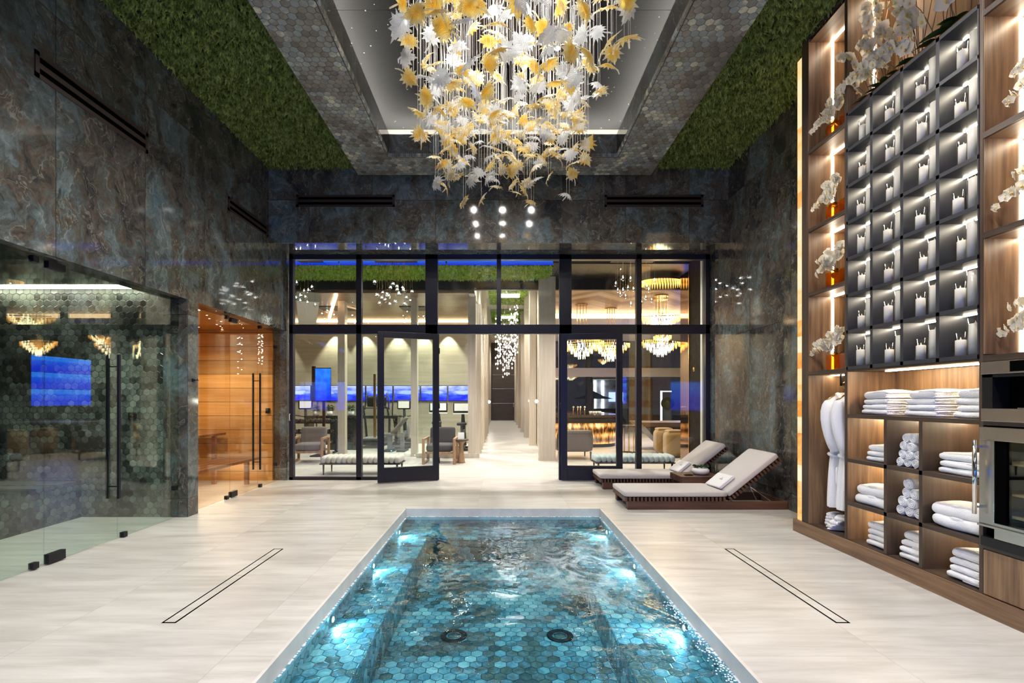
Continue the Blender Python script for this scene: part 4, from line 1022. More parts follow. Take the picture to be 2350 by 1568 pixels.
for i, z in enumerate(shelf_z):
    orchid((F0 + .11, YA - .26, z + .0005), 'white orchids in amber glass vases, %s shelf down in the left bay' % wh[i], 20 + i, group='orchids in amber vases', size=.85,
           sprays=4, dirs=[(-.25, .75, .5), (-.1, .45, .95), (-.15, -.35, 1.0), (-.3, .3, .7)], two=True, base_h=.19, nfl=12, fs_=.050)
for i, z in enumerate(shelf_z):
    orchid((F0 + .14, YN - .31, z + .0005), 'white orchids in amber vase, %s shelf down in the far right bay' % wh[i], 40 + i, group='orchids in amber vases', size=.85,
           sprays=4, dirs=[(-.25, .85, .45), (-.2, .6, .8), (-.15, -.35, 1.0), (-.3, .3, .5)], two=False, base_h=.19, nfl=12, fs_=.050)
# planter of orchids above the niche grid
zg = GZ[-1] + .031
plw = ['nearest the left end', 'second from the left end', 'third from the left end', 'in the middle', 'third from the right end', 'second from the right end', 'nearest the right end']
for i in range(7):
    y = YG1 - .12 - i * .165
    o = orchid((F0 + .13, y, zg), 'tall white orchid in the planter above the niches, %s' % plw[i], 60 + i, vase=False, sprays=3 if i < 4 else 1, lsz=.62 if i < 4 else .85, size=1.5, group='orchids planted above the niches',
           leaves=7, nfl=11 if i < 4 else 6, base_h=.06, dirs=[(-.22, .40, 1.1), (-.15, .1, 1.5), (-.25, .6, .7)], fs_=.040)
    q = MB(); rd = random.Random(i)
    for k in range(4): q.tube([(rd.uniform(-.03, .2), rd.uniform(-.07, .07), 0), (rd.uniform(-.03, .2), rd.uniform(-.07, .07), rd.uniform(.6, 1.0))], .0035, 5)
    q.build('cane', 'oak', o)
t = thing('amber_dish', 'long amber glass trough the planted orchids stand in', 'planter')
MB().box(F0 + .03, F0 + .036, YG0 + .04, YG1 - .03, zg, zg + .035).box(F0 + .25, F0 + .256, YG0 + .04, YG1 - .03, zg, zg + .035).build('side', 'amber', t)
MB().box(F0 + .036, F0 + .25, YG0 + .04, YG1 - .03, zg - .0005, zg + .01).build('base', 'amber', t)

# ================================================================== built-in appliances
ya, yb = YEND + .03, YN - .0
t = thing('coffee_machine', 'built-in coffee machine with steel bands above the glass-door fridge', 'coffee machine')
MB().box(F0 + .10, D0, ya + .004, yb - .004, 1.262, 1.648).build('body', 'slot', t)
MB().box(F0 - .018, F0 + .10, ya + .004, yb - .004, 1.565, 1.645).build('control_panel', 'steel', t, .002)
MB().box(F0 - .018, F0 + .10, ya + .004, yb - .004, 1.262, 1.345).build('drip_panel', 'steel', t, .002)
MB().box(F0 - .020, F0 - .018, 2.55, 2.98, 1.575, 1.64).build('display', 'slot', t)
MB().box(F0 - .010, F0 + .10, yb - .07, yb - .004, 1.345, 1.565).box(F0 - .010, F0 + .10, ya + .004, yb - .004, 1.545, 1.565).build('surround', 'black', t)
MB().box(F0 + .03, F0 + .09, 2.62, 2.72, 1.42, 1.545).box(F0 + .02, F0 + .05, 2.64, 2.70, 1.38, 1.42).build('spout', 'black', t)
MB().box(F0 - .005, F0 + .09, 2.55, 2.95, 1.346, 1.352).build('drip_tray', 'steel', t)
MB().box(F0, D0, ya, yb, 1.235, 1.262).build('shelf', 'walnut_dark', unit)
t = thing('wine_fridge', 'built-in stainless drinks fridge with a glass door and bar handle', 'fridge')
MB().box(F0 + .30, D0, ya + .004, yb - .004, .45, 1.232).box(F0 + .02, F0 + .30, yb - .03, yb - .004, .45, 1.232).box(F0 + .02, F0 + .30, ya + .004, ya + .02, .45, 1.232).box(F0 + .02, F0 + .30, ya + .02, yb - .03, .45, .52).box(F0 + .02, F0 + .3, ya + .02, yb - .03, 1.2, 1.232).build('cabinet', 'slot', t)
MB().box(F0 - .03, F0 + .02, ya + .004, yb - .004, 1.14, 1.225).box(F0 - .03, F0 + .02, yb - .10, yb - .004, .60, 1.14).box(F0 - .03, F0 + .02, ya + .004, yb - .10, .52, .62).box(F0 - .045, F0 + .02, ya + .004, yb - .004, .585, .60).build('door_frame', 'steel', t, .002)
MB().box(F0 - .02, F0 + .02, yb - .16, yb - .10, .62, 1.14).build('gasket', 'slot', t)
MB().box(F0 - .008, F0 - .002, ya + .004, yb - .16, .62, 1.14).build('door_glass', 'glass_g', t)
MB().tube([(F0 - .075, yb - .02, .66), (F0 - .075, yb - .02, 1.14)], .012, 12).box(F0 - .075, F0 - .03, yb - .028, yb - .012, .70, .715).box(F0 - .075, F0 - .03, yb - .028, yb - .012, 1.09, 1.105).build('handle', 'chrome', t)
MB().box(F0 - .02, F0 + .02, ya + .004, yb - .004, .455, .515).build('toe_grille', 'black', t)
for z in (.99, .80, .66): MB().box(F0 + .03, F0 + .28, ya + .02, yb - .03, z, z + .012).build('rack', 'oak', t)
MB().box(F0 + .10, F0 + .12, ya + .1, yb - .2, 1.18, 1.185).build('inner_light', 'led_w', t)
bl = ['upper rack, left', 'upper rack, right', 'middle rack, left', 'middle rack, right']
for i, (y, z) in enumerate([(2.90, 1.003), (2.74, 1.003), (2.86, .813), (2.70, .813)]):
    b = MB().lathe([(.028, 0), (.030, .01), (.030, .085), (.014, .11), (.013, .125)], (F0 + .10, y, z), 16).build('bottle', 'greyplast' if i % 2 else 'white'); tag(b, 'small bottle in the fridge on the ' + bl[i], 'bottle', 'bottles in the drinks fridge')
    MB().lathe([(.016, .125), (.016, .145), (0, .147)], (F0 + .10, y, z), 12).build('cap', 'gold', b)
MB().box(F0, D0, ya, yb, .43, .45).build('shelf', 'walnut_dark', unit)
dr_ = MB().box(F0 - .004, F0 + .02, ya + .004, yb - .006, .135, .425).build('drawer', 'walnut', unit, .002)

# ================================================================== loungers
def towel_logo(parent, y):    # little dark embroidered mark
    q = MB()
    q.box(-.004, .004, -.002 + y, .012 + y, 0, .001).box(-.012, .012, .012 + y, .015 + y, 0, .001)
    for i in range(7): q.box(-.038 + .011 * i, -.031 + .011 * i, -.018 + y, -.009 + y, 0, .001)
    return q.build('embroidered_mark', 'greyplast', parent)
def lounger(x, y, label, tl):
    t = thing('sun_lounger', label, 'sun lounger', (x, y, 0), 0, 'teak loungers by the right wall')
    W = .66; L = 2.04; hx = 1.24                       # hinge
    # base planks on edge
    MB().box(0, L, .0, .03, 0, .105).build('side_rail', 'teak', t, .002); MB().box(0, L, W - .03, W, 0, .105).build('side_rail', 'teak', t, .002)
    MB().box(0, .03, .03, .09, 0, .105).box(0, .03, W - .09, W - .03, 0, .105).box(L - .03, L, .03, W - .03, 0, .105).box(hx, hx + .03, .03, W - .03, .0, .105).build('cross_rail', 'teak', t)
    q = MB()
    for i in range(26): q.box(-.035 + i * .0500, -.035 + i * .0500 + .027, -.01, W + .01, .105, .158)
    q.build('seat_slats', 'teak', t, .001)
    MB().box(-.03, hx + .03, .10, .14, .085, .105).box(-.03, hx + .03, W - .14, W - .10, .085, .105).build('bearer', 'teak', t)
    a = R(38.5); bk = Matrix.Translation((hx + .045, 0, .150)) @ Matrix.Rotation(-a, 4, 'Y')
    q = MB()
    for i in range(17): q.box(.0 + i * .0500, .027 + i * .0500, -.01, W + .01, -.052, 0)
    q.xf(bk).build('back_slats', 'teak', t, .001)
    MB().box(0, .83, .10, .14, -.075, -.052).box(0, .83, W - .14, W - .10, -.075, -.052).xf(bk).build('bearer', 'teak', t)
    MB().rbox(-.045, hx + .028, -.012, W + .012, .159, .232, .025, .004, 0, 0, 20, 10, 6).build('seat_cushion', 'cushion', t)
    MB().rbox(.012, .83, -.012, W + .012, .002, .078, .025, .004, 0, 0, 16, 10, 6).xf(bk).build('back_cushion', 'cushion', t)
    MB().tube([(hx + .30, W * .12, .32), (hx + .62, W * .12, .10)], .005, 6).tube([(hx + .30, W * .88, .32), (hx + .62, W * .88, .10)], .005, 6).tube([(hx + .32, W * .12, .36), (hx + .44, W * .12, .11)], .004, 6).build('prop', 'chrome', t)
    # folded towel lying in the crook
    tw = thing('folded_towel', tl, 'towel', (0, 0, 0), 0, 'embroidered towels on the loungers')
    m4 = Matrix.Translation((x, y, 0)) @ bk @ Matrix.Translation((.135, W * .5, .083)) @ Matrix.Rotation(R(3), 4, 'Z')
    MB().rbox(-.125, .125, -.20, .20, 0, .045, .022, .006, .0012, 3, 10, 14, 4).xf(m4).build('towel_body', 'terry', tw)
    MB().rbox(-.128, .110, -.203, .19, .030, .050, .010, .004, .0008, 5, 10, 14, 4).xf(m4).build('top_fold', 'terry', tw)
    lg = towel_logo(tw, 0); lg.data.transform(m4 @ Matrix.Translation((.02, -.06, .0555)) @ Matrix.Rotation(-pi / 2, 4, 'Z'))
    return t
lounger(1.625, 6.16, 'nearer teak lounger with cream cushion along the right wall', 'white folded towel with grey mark on the nearer lounger')
lounger(1.61, 7.56, 'farther teak lounger with cream cushion beside the glazed front', 'white folded towel with grey mark on the farther lounger')
t = thing('side_table', 'low slatted teak table between the two loungers', 'table', (2.62, 6.98, 0))
q = MB(); q.box(0, .60, 0, .46, .262, .29); q.build('tabletop', 'teak', t, .002); q = MB()
q.box(.0, .03, .0, .46, .20, .262).box(.57, .60, 0, .46, .2, .262).box(.03, .57, 0, .03, .2, .262).box(.03, .57, .43, .46, .2, .262); q.build('apron', 'teak', t)
q = MB()
for i in range(10): q.box(-.012, 0, .012 + i * .046, .034 + i * .046, .205, .288)
q.build('end_slats', 'teak', t)
for a, b in ((.03, .03), (.52, .03), (.03, .38), (.52, .38)): MB().box(a, a + .05, b, b + .05, 0, .2).build('leg', 'teak', t)
t = thing('succulent_bowl', 'white round bowl planted with small green succulents on the teak table', 'plant', (2.98, 7.20, .2905))
MB().lathe([(.06, 0), (.10, .012), (.128, .045), (.125, .075), (.10, .098), (.094, .098), (.11, .075), (.0, .07)], n=36).build('bowl', 'white', t)
sc_ = MB(); rd = random.Random(2)
for k in range(22):
    a = rd.uniform(0, 2 * pi); r_ = .10 * math.sqrt(rd.random()); c = (r_ * cos(a), r_ * sin(a), .10 + .012 * rd.random())
    for ring, (n, ln, tl) in enumerate(((7, .034, .35), (5, .026, 1.0), (3, .016, 1.35))):
        for j in range(n):
            b = 2 * pi * j / n + ring * .4; leafblade(sc_, c, (cos(b) * cos(tl), sin(b) * cos(tl), sin(tl)), ln, .009, -.25)
sc_.build('succulents', 'leafgreen', t)
t = thing('coaster', 'small dark flat tray lying on the teak table', 'tray', (2.76, 7.09, .2905))
MB().rbox(-.06, .06, -.03, .03, 0, .018, .012).build('tray', 'black', t); MB().box(-.045, .045, -.018, .018, .0181, .019).build('inlay', 'slot', t)

# ================================================================== leaf chandelier
def leafmesh(seed, mat, thick=.006):
    rd = random.Random(seed)
    # jagged maple-like outline, base at -y, tip at +y; about .17 long
    half = [(0.0, -.056), (.016, -.058), (.034, -.078), (.036, -.050), (.066, -.058), (.052, -.028), (.092, -.022), (.058, .000), (.086, .026), (.046, .028), (.056, .062), (.026, .050), (.020, .078), (.010, .078), (0.0, .112)]
    half = [(x * rd.uniform(.85, 1.15), y * rd.uniform(.92, 1.08)) for x, y in half]
    out = half + [(-x * rd.uniform(.88, 1.1), y) for x, y in half[-2:0:-1]]
    kx, ky = rd.uniform(.5, 5.5), rd.uniform(.5, 5)
    def bend(x, y, z): return (x, y, z - kx * x * x - ky * (y - .01) ** 2)
    n = len(out); vs = []; fs = []
    for side in (1, -1):
        o = len(vs)
        for f in (.02, .35, .7, 1.0):
            th = thick * (1 - .35 * f) * (.5 if f < 1 else .35)
            for (x, y) in out: vs.append(bend(x * f, .005 + (y - .005) * f, side * th + .0035 * sin(40 * abs(x * f) + 60 * y * f)))
        for r_ in range(3):
            for j in range(n):
                q = (o + r_ * n + j, o + r_ * n + (j + 1) % n, o + (r_ + 1) * n + (j + 1) % n, o + (r_ + 1) * n + j)
                fs.append(q if side > 0 else q[::-1])
        fs.append(tuple(o + j for j in range(n)))
    for j in range(n):
        a = 3 * n; b = 4 * n + 3 * n; fs.append((a + j, a + (j + 1) % n, b + (j + 1) % n, b + j))
    m = MB().add(vs, fs, True)
    bx = rd.uniform(-.03, .03)
    pts = [bend(0, -.045, 0), bend(0, -.075, 0)]; p = Vector(pts[-1])
    m.tube([pts[0], pts[1], p + Vector((bx * .4, -.030, -.016)), p + Vector((bx, -.050, -.045))], [.006, .006, .0065, .005], 6)
    return m
leafs = [(leafmesh(s_, None).mesh('glass_leaf', 'leaf_a' if s_ % 3 != 2 else 'leaf_c')) for s_ in range(9)]
ch = thing('leaf_chandelier', 'large cascading chandelier of amber and clear glass leaves over the pool', 'chandelier', (0, 0, 0))
rd = random.Random(21); spots = []
tries = 0
while len(spots) < 350 and tries < 60000:
    tries += 1
    x, y = rd.uniform(-.78, .92), rd.uniform(2.85, 6.15); z = rd.uniform(3.84, 4.86)
    if ((x - .06) / .90) ** 4 + ((y - 4.5) / 1.72) ** 4 > 1: continue
    if z > 4.62 and rd.random() < .35: continue
    if all((x - a) ** 2 + (y - b) ** 2 + (z - c) ** 2 * .8 >.138 ** 2 for a, b, c in spots): spots.append((x, y, z))
spots.sort(key=lambda s_: s_[1])
vis = [s_ for s_ in spots if CY - FPX * (s_[2] - H) / s_[1] > -30]
hid = [s_ for s_ in spots if s_ not in vis]
near = vis[:100]; rest = vis[100:]
def leafrot(): return (rd.uniform(-.9, .9), rd.uniform(-.9, .9), rd.uniform(0, 2 * pi))
for p in near:
    link('glass_leaf', rd.choice(leafs), ch, p, leafrot(), [rd.uniform(.85, 1.15)] * 3)
cl = {0: MB(), 1: MB()}
from mathutils import Euler
# the remaining leaves form two counted-out clusters, amber and clear
lm = {s_: leafmesh(s_, None) for s_ in range(9)}
def leafcluster(name, mat, pts, amb):
    m, nt, out = None, None, None
    mb = MB()
    for p in pts:
        s_ = rd.choice([0, 1, 3, 4, 6, 7] if amb else [2, 5, 8]); sc = rd.uniform(.85, 1.15)
        m4 = Matrix.Translation(p) @ Euler(leafrot()).to_matrix().to_4x4() @ Matrix.Scale(sc, 4)
        mb.add([m4 @ Vector(v) for v in lm[s_].v], lm[s_].f, True)
    return mb
def clustermat(amb):
    # same glass; colour keyed by a noise of the leaf's own size since the leaves share one mesh
    m, nt, out = newmat('amber_leaf_glass_far' if amb else 'clear_leaf_glass_far')
    tc = N(nt, 'TexCoord'); nz = N(nt, 'TexNoise', {'Vector': tc.outputs['Object'], 'Scale': 13, 'Detail': 2})
    col = ramp(nt, nz.outputs[0], [(.32, (1, .72, .18)), (.47, (1, .86, .48)), (.60, (1, .96, .88))]) if amb else ramp(nt, nz.outputs[0], [(0, (.92, .94, .96)), (1, (1, 1, 1))])
    wv = N(nt, 'TexWave', {'Vector': tc.outputs['Object'], 'Scale': 32, 'Distortion': 6.0, 'Detail': 1})
    bp = N(nt, 'Bump', {'Height': wv.outputs['Fac'], 'Strength': .9, 'Distance': .006})
    shade = mixc(nt, 1.0, col, ramp(nt, wv.outputs['Fac'], [(0, g(.62)), (1, g(1))]), 'MULTIPLY')
    t = N(nt, 'BsdfTransparent', {'Color': col}); tr = N(nt, 'BsdfTranslucent', {'Color': shade, 'Normal': bp.outputs[0]})
    df = N(nt, 'BsdfDiffuse', {'Color': shade, 'Normal': bp.outputs[0]}); gl = N(nt, 'BsdfGlossy', {'Roughness': .12, 'Normal': bp.outputs[0]})
    a = N(nt, 'MixShader', {0: .5, 1: tr.outputs[0], 2: df.outputs[0]}); b = N(nt, 'MixShader', {0: .62 if amb else .5, 1: t.outputs[0], 2: a.outputs[0]})
    mx = N(nt, 'MixShader', {0: thinfres(nt, .10, bp.outputs[0]), 1: b.outputs[0], 2: gl.outputs[0]}); nt.links.new(mx.outputs[0], out.inputs[0]); return m
rest2 = rest + hid; split = [(p, rd.random() < .68) for p in rest2]
o = leafcluster('glass_leaf', None, [p for p, a in split if a] + [], True).build('glass_leaves', clustermat(True), ch); o['kind'] = 'stuff'
o = leafcluster('glass_leaf', None, [p for p, a in split if not a], False).build('glass_leaves', clustermat(False), ch); o['kind'] = 'stuff'
q = MB()
for (x, y, z) in spots:
    q.tube([(x, y, z), (x, y, 5.40)], .0014, 4, False)
    if rd.random() < .5: q.tube([(x + .03, y, z), (x + .03, y, 5.40)], .0012, 4, False)
o = q.build('hanging_wires', plain('suspension_wire', (.32, .31, .29), .6), ch); o['kind'] = 'stuff'
MB().box(-.62, .78, 2.9, 5.62, 5.40, 5.52).build('canopy', 'bronze', ch, .005)
for ix in range(3):
    for iy in range(4):
        MB().lathe([(.0001, -.003), (.032, -.003), (.036, 0)], (-0.55 + 0.6 * ix, 3.1 + 0.8 * iy, 5.399), 16).build('downlight_or_fill_disc', 'dot', ch)

# ================================================================== lobby beyond the glass
LZ = 4.30
struct('ceiling_lobby', MB().box(-7.6, 9, 8.62, 10.1, LZ, LZ + .1), 'ceil_white')
struct('trim_5', MB().box(-7.6, 9, 11.30, 11.40, Z(665, 11.3), 4.35), 'darkwood')
struct('ceiling_edge', MB().box(1.25, 9, 10.1, 11.3, 4.24, 4.3).box(-7.6, 1.25, 10.1, 11.3, 4.26, 4.3), 'darkwood')
ms2 = moss_mesh([(-5.6, 1.12, 10.12, 11.28)], 4.25, 22000, .10, .011, 9); ms2.box(-5.6, 1.12, 10.1, 11.29, 4.235, 4.255)
tag(ms2.build('moss', 'moss2'), 'bright green moss panel on the lobby ceiling beyond the glass', 'moss', kind='stuff')
for i in range(6):  # glowing strips added for the blue reflection band above the moss
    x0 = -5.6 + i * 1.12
    o = MB().box(x0 + .01, x0 + 1.10, 10.06, 10.098, 4.215, 4.30).build('screen_or_reflection', M.setdefault('reflection_strip', screen('blue_reflection', .8, 4.1, True))); tag(o, 'glowing blue strip standing for a reflection above the lobby moss, %s from left' % ORD[i], 'screen', 'glowing strips standing for a reflection above the lobby moss')
# outer walls of the lobby
struct('wall_gym_left', MB().box(-7.7, -7.6, 8.6, 15.6, 0, 5.4), 'gymstone')
struct('wall_gym_back', MB().box(-7.7, -.62, 15.5, 15.6, 0, 4.4), 'gymstone')
struct('ceiling_gym', MB().box(-7.6, -.62, 11.4, 15.5, 3.92, 4.0), 'ceilwood')
struct('ceiling_corridor', MB().box(-.62, 1.25, 11.4, 34, 5.3, 5.4), 'ceil_white')
struct('wall_corridor_right', MB().box(1.12, 1.25, 12.0, 33, 0, 5.3), 'travertine')
struct('wall_corridor_left', MB().box(-.74, -.62, 15.5, 33, 0, 5.3), 'travertine')
struct('wall_over_corridor', MB().box(-.74, -.62, 11.4, 15.5, 3.9, 5.3), 'ceil_white')
struct('wall_over_bar', MB().box(1.12, 1.25, 11.4, 12.0, 3.9, 5.3), 'ceil_white')
struct('wall_corridor_end', MB().box(-.8, 1.3, 33, 33.1, 0, 5.4), 'doorwood')
dd = setting('door_5'); MB().box(-.56, .98, 32.95, 33.0, 0, 3.6).build('panel', 'doorwood', dd)
for z in (1.15, 2.15, 3.1): MB().box(-.54, .96, 32.93, 32.95, z, z + .02).build('inlay', 'steel', dd)
MB().tube([(.9, 32.9, .9), (.9, 32.9, 1.2)], .02).build('handle', 'chrome', dd)
for i, y0 in enumerate((16.2, 20.8, 25.4)):
    o = moss_mesh([(-.40, .98, y0, y0 + 3.4)], 5.28, 2500, .08, .02, 30 + i).box(-.42, 1.0, y0, y0 + 3.4, 5.26, 5.285).build('moss', 'moss2')
    tag(o, '%s green moss panel along the corridor ceiling' % ['nearest', 'middle', 'farthest'][i], 'moss', kind='stuff')
    b = MB().box(-.12, .70, y0 + 1.0, y0 + 1.5, 5.14, 5.18).build('light_box', emit('corridor_light_box', (1, .93, .8), 3)); tag(b, '%s white light box set in the corridor ceiling moss' % ['nearest', 'middle', 'farthest'][i], 'light')
# travertine columns and fins
def column(x0, x1, y0, y1, z1, label, name='column', grp='travertine columns beyond the glass'):
    t = thing(name, label, 'column', ((x0 + x1) / 2, (y0 + y1) / 2, 0), 0, grp); w_, d_ = (x1 - x0) / 2, (y1 - y0) / 2
    MB().box(-w_, w_, -d_, d_, 0, z1).build('shaft', 'travertine', t)
    MB().box(-w_ - .01, w_ + .01, -d_ - .01, d_ + .01, 0, .06).build('base', 'travertine', t); return t
column(X(1237, 11.1), X(1275, 11.1), 11.1, 11.29, 4.235, 'broad travertine column right of the corridor mouth')
column(X(775, 12.3), X(791, 12.3), 12.3, 12.5, 3.92, 'slim travertine column seen through the left pane')
column(X(943, 11.9), X(957, 11.9), 11.9, 12.1, 3.92, 'slim travertine column seen through the open left door')
column(X(1074, 11.7), X(1092, 11.7), 11.7, 11.95, 3.92, 'travertine column at the left mouth of the corridor')
for i in range(7): column(-.64, -.50, 12.6 + i * .9 + .06 * i * i, 12.9 + i * .9 + .06 * i * i, 3.9 if i < 3 else 5.3, 'pale fin, %s along the left side of the corridor' % ORD[i], 'wall_fin', 'travertine fins of the corridor')
for i in range(6): column(.90, 1.10, 14.8 + i * 3.1, 15.2 + i * 3.1, 5.3, 'pale fin, %s along the right side of the corridor' % ORD[i], 'wall_fin', 'travertine fins of the corridor')
for i in range(5):
    y = 13.6 + i * 3.1
    t = thing('wall_sconce', 'tiny glowing globe sconce, %s on the right corridor wall' % ORD[i], 'lamp', (1.02, y, 1.36), 0, 'globe sconces in the corridor')
    MB().ball((0, 0, 0), .045, 12, 8).build('globe', 'crystal_lit', t); MB().tube([(.04, 0, 0), (.10, 0, 0)], .01).build('arm', 'gold', t)
t = thing('wall_sconce', 'tiny glowing globe sconce on the left corridor wall', 'lamp', (-.55, 24.0, 1.3)); MB().ball((0, 0, 0), .07).build('globe', 'crystal_lit', t); MB().tube([(-.06, 0, 0), (-.10, 0, 0)], .01).build('arm', 'gold', t)
# curb and glass at the gym side
struct('trim_7', MB().box(-2.02, -.5, 11.62, 11.7, 0, .11), 'travertine')
gg = setting('window_6'); MB().box(-4.0, -2.2, 12.38, 12.395, 0, 3.9).build('pane', 'glass', gg)
gg = setting('window_7'); MB().box(-2.05, -.77, 11.80, 11.81, .11, 3.9).build('pane', 'glass', gg)
t = thing('door_pull', 'tall brass pull on the glass gym door between the columns', 'handle', (X(860, 12.2), 12.2, 0))
MB().box(-.03, .03, -.02, .02, .45, 2.05).build('bar', 'gold', t); MB().box(-.012, .012, .02, .18, .6, .62).box(-.012, .012, .02, .18, 1.8, 1.82).build('mount', 'gold', t)
# cove in the gym ceiling
t = thing('cove_light', 'warm light line along the edge of the gym ceiling', 'light')
MB().box(-7.4, -.7, 15.3, 15.36, 3.86, 3.915).build('strip', 'warmcove', t)
q = MB().obox((-4.55, 13.1, 3.885), (.07, 3.6, .03), Matrix.Rotation(R(22), 3, 'Z')); o = q.build('cove_light', 'warmcove'); tag(o, 'diagonal warm light line in the gym ceiling', 'light')
q = MB().obox((-5.3, 13.3, 3.80), (.5, 4.4, .22), Matrix.Rotation(R(22), 3, 'Z')); struct('trim_8', q, 'ceil_white')
# screens on the gym wall
sw = .873
for i in range(7):
    x0 = X(653, 15.5) + i * sw; t = thing('wall_screen', 'whale film screen on the gym wall, %s from the left' % ORD[i], 'screen', (x0 + sw / 2, 15.46, 1.61), 0, 'row of blue screens on the gym wall')
    if x0 + sw > -.62: x1_ = -.64
    w_ = sw / 2 - .012; wr_ = min(w_, -.63 - (x0 + sw / 2))
    MB().box(-w_, wr_, -.02, .03, -.25, .25).build('bezel', 'black', t); MB().box(-w_ + .012, wr_ - .012, -.024, -.0205, -.235, .235).build('display', SCR[i % 3], t)
t = thing('standing_screen', 'upright bright blue screen behind the first pane of the gym', 'screen', (-4.42, 12.05, 0))
MB().box(-.19, .19, .02, .05, 1.36, 2.20).box(-.27, -.19, -.02, .05, 1.36, 2.24).build('housing', 'black', t); MB().box(-.19, .19, .008, .02, 1.38, 2.18).build('display', 'scr_cyan', t)
MB().box(-.03, .03, .04, .10, 0, 1.4).box(-.25, .25, -.2, .3, 0, .03).build('stand', 'black', t)
# stone console with planters
cn = thing('stone_console', 'dark marble console with plants on top inside the gym', 'console', (0, 0, 0))
MB().box(-5.45, -2.85, 13.45, 13.95, .88, .96).build('top', 'stonecounter', cn); MB().box(-4.75, -4.0, 13.5, 13.9, 0, .88).box(-2.95, -2.87, 13.5, 13.9, 0, .88).box(-5.43, -5.35, 13.5, 13.9, 0, .88).build('upright', 'stonecounter', cn)
def potted(x, y, z, seed, label):
    t = thing('potted_plant', label, 'plant', (x, y, z), 0, 'small plants in white pots')
    MB().lathe([(.075, 0), (.085, .12), (.078, .12), (.07, .11), (0, .11)], n=16).build('pot', 'white', t); rd = random.Random(seed); q = MB()
    for k in range(80):
        a = rd.uniform(0, 2 * pi); leafblade(q, (.10 * rd.random() * cos(a), .10 * rd.random() * sin(a), .12 + .16 * rd.random()), (cos(a), sin(a), rd.uniform(-.1, 1)), rd.uniform(.06, .11), .025, .4)
    q.build('foliage', 'leafgreen' if seed % 2 else 'orchleaf', t)
potted(X(725, 13.7), 13.7, .961, 1, 'small green plant in white pot, left on the dark console')
potted(X(757, 13.7), 13.7, .961, 2, 'dark bushy plant in white pot, middle of the console')
potted(X(806, 13.7), 13.7, .961, 3, 'bright green plant in white pot, right on the console')
rk = thing('dumbbell_rack', 'black tiered dumbbell rack in front of the marble console', 'rack', (-4.98, 12.75, 0))
for z, y in ((.80, .12), (.53, .05), (.25, -.02)): MB().box(-.62, .62, y - .02, y + .02, z - .03, z).box(-.62, .62, y + .14, y + .18, z - .02, z + .01).build('shelf', 'rubber', rk)
for x in (-.6, .6): MB().box(x - .025, x + .025, -.05, .3, 0, .04).obox((x, .12, .42), (.05, .05, .86)).build('upright', 'rubber', rk)
hb = None
for r_, (z, y) in enumerate(((.80, .20), (.53, .13), (.25, .06))):
    for k in range(9):
        lab = 'dumbbell on the %s tier of the rack, %s from left' % (['top', 'middle', 'bottom'][r_], ORD[k]); loc = (-4.98 - .54 + k * .135, 12.75 + y - .02, z + .045)
        if hb is None:
            hb = thing('dumbbell', lab, 'dumbbell', loc, 0, 'dumbbells on the rack')
            MB().tube([(0, -.13, 0), (0, -.06, 0)], .045, 8).tube([(0, .06, 0), (0, .13, 0)], .045, 8).build('weight', 'rubber', hb)
            MB().tube([(0, -.06, 0), (0, .06, 0)], .014, 8).lathe([(.0001, 0), (.02, 0), (.03, .004), (0, .005)], n=8).build('bar', 'chrome', hb)
            MB().tube([(0, -.131, 0), (0, -.134, 0)], .026, 8).build('end_cap', 'steel', hb)
        else: dup(hb, loc, 0, lab)
# machines
def elliptical(x, y, label, rz=0, sc=1):
    t = thing('exercise_machine', label, 'exercise machine', (x, y, 0), rz, 'cardio machines before the gym screens')
    MB().rbox(-.28, .28, -.5, .5, .02, .2, .06).build('base', 'rubber', t)
    MB().lathe([(.0001, -.05), (.26, -.05), (.28, 0), (.26, .05), (.0001, .05)], n=24).xf(Matrix.Translation((0, .25, .42)) @ Matrix.Rotation(pi / 2, 4, 'Y')).build('flywheel', 'greyplast', t)
    MB().tube([(0, .1, .15), (0, .0, .7), (0, -.1, 1.15)], [.07, .05, .035], 8).build('mast', 'rubber', t)
    MB().rbox(-.20, .20, -.16, -.10, 1.12, 1.40, .03).build('console', 'black', t); MB().box(-.16, .16, -.165, -.161, 1.16, 1.36).build('display', 'white', t)
    for s_ in (-1, 1):
        MB().tube([(s_ * .30, .1, .25), (s_ * .30, -.05, .7), (s_ * .34, -.15, 1.0), (s_ * .33, -.12, 1.35), (s_ * .29, -.08, 1.55)], .02, 8).build('arm_lever', 'rubber', t)
        MB().box(s_ * .18 - .06, s_ * .18 + .06, -.45, -.05, .24, .27).build('pedal', 'rubber', t)
    MB().tube([(-.3, -.1, .95), (0, -.06, .9), (.3, -.1, .95)], .018, 8).build('crossbar', 'rubber', t); return t
elliptical(X(702, 14.4), 14.4, 'elliptical trainer at the far left of the gym screens', .3)
elliptical(X(929, 14.4), 14.4, 'elliptical trainer seen through the open left door', 0)
t = thing('exercise_machine', 'large black treadmill with arched rails behind the middle pane', 'exercise machine', (X(862, 14.9), 14.9, 0), 0, 'cardio machines before the gym screens')
MB().rbox(-.38, .38, -.9, .6, .08, .26, .05).build('deck', 'rubber', t); MB().box(-.27, .27, -.85, .3, .262, .268).build('belt', 'greyplast', t)
for s_ in (-1, 1): MB().tube([(s_ * .36, .3, .2), (s_ * .38, .2, .8), (s_ * .37, -.05, 1.15), (s_ * .30, -.25, 1.22)], [.04, .035, .03, .02], 8).tube([(s_ * .37, .15, 1.1), (s_ * .36, .2, 1.4), (s_ * .30, .2, 1.62)], .022, 8).build('side_frame', 'rubber', t)
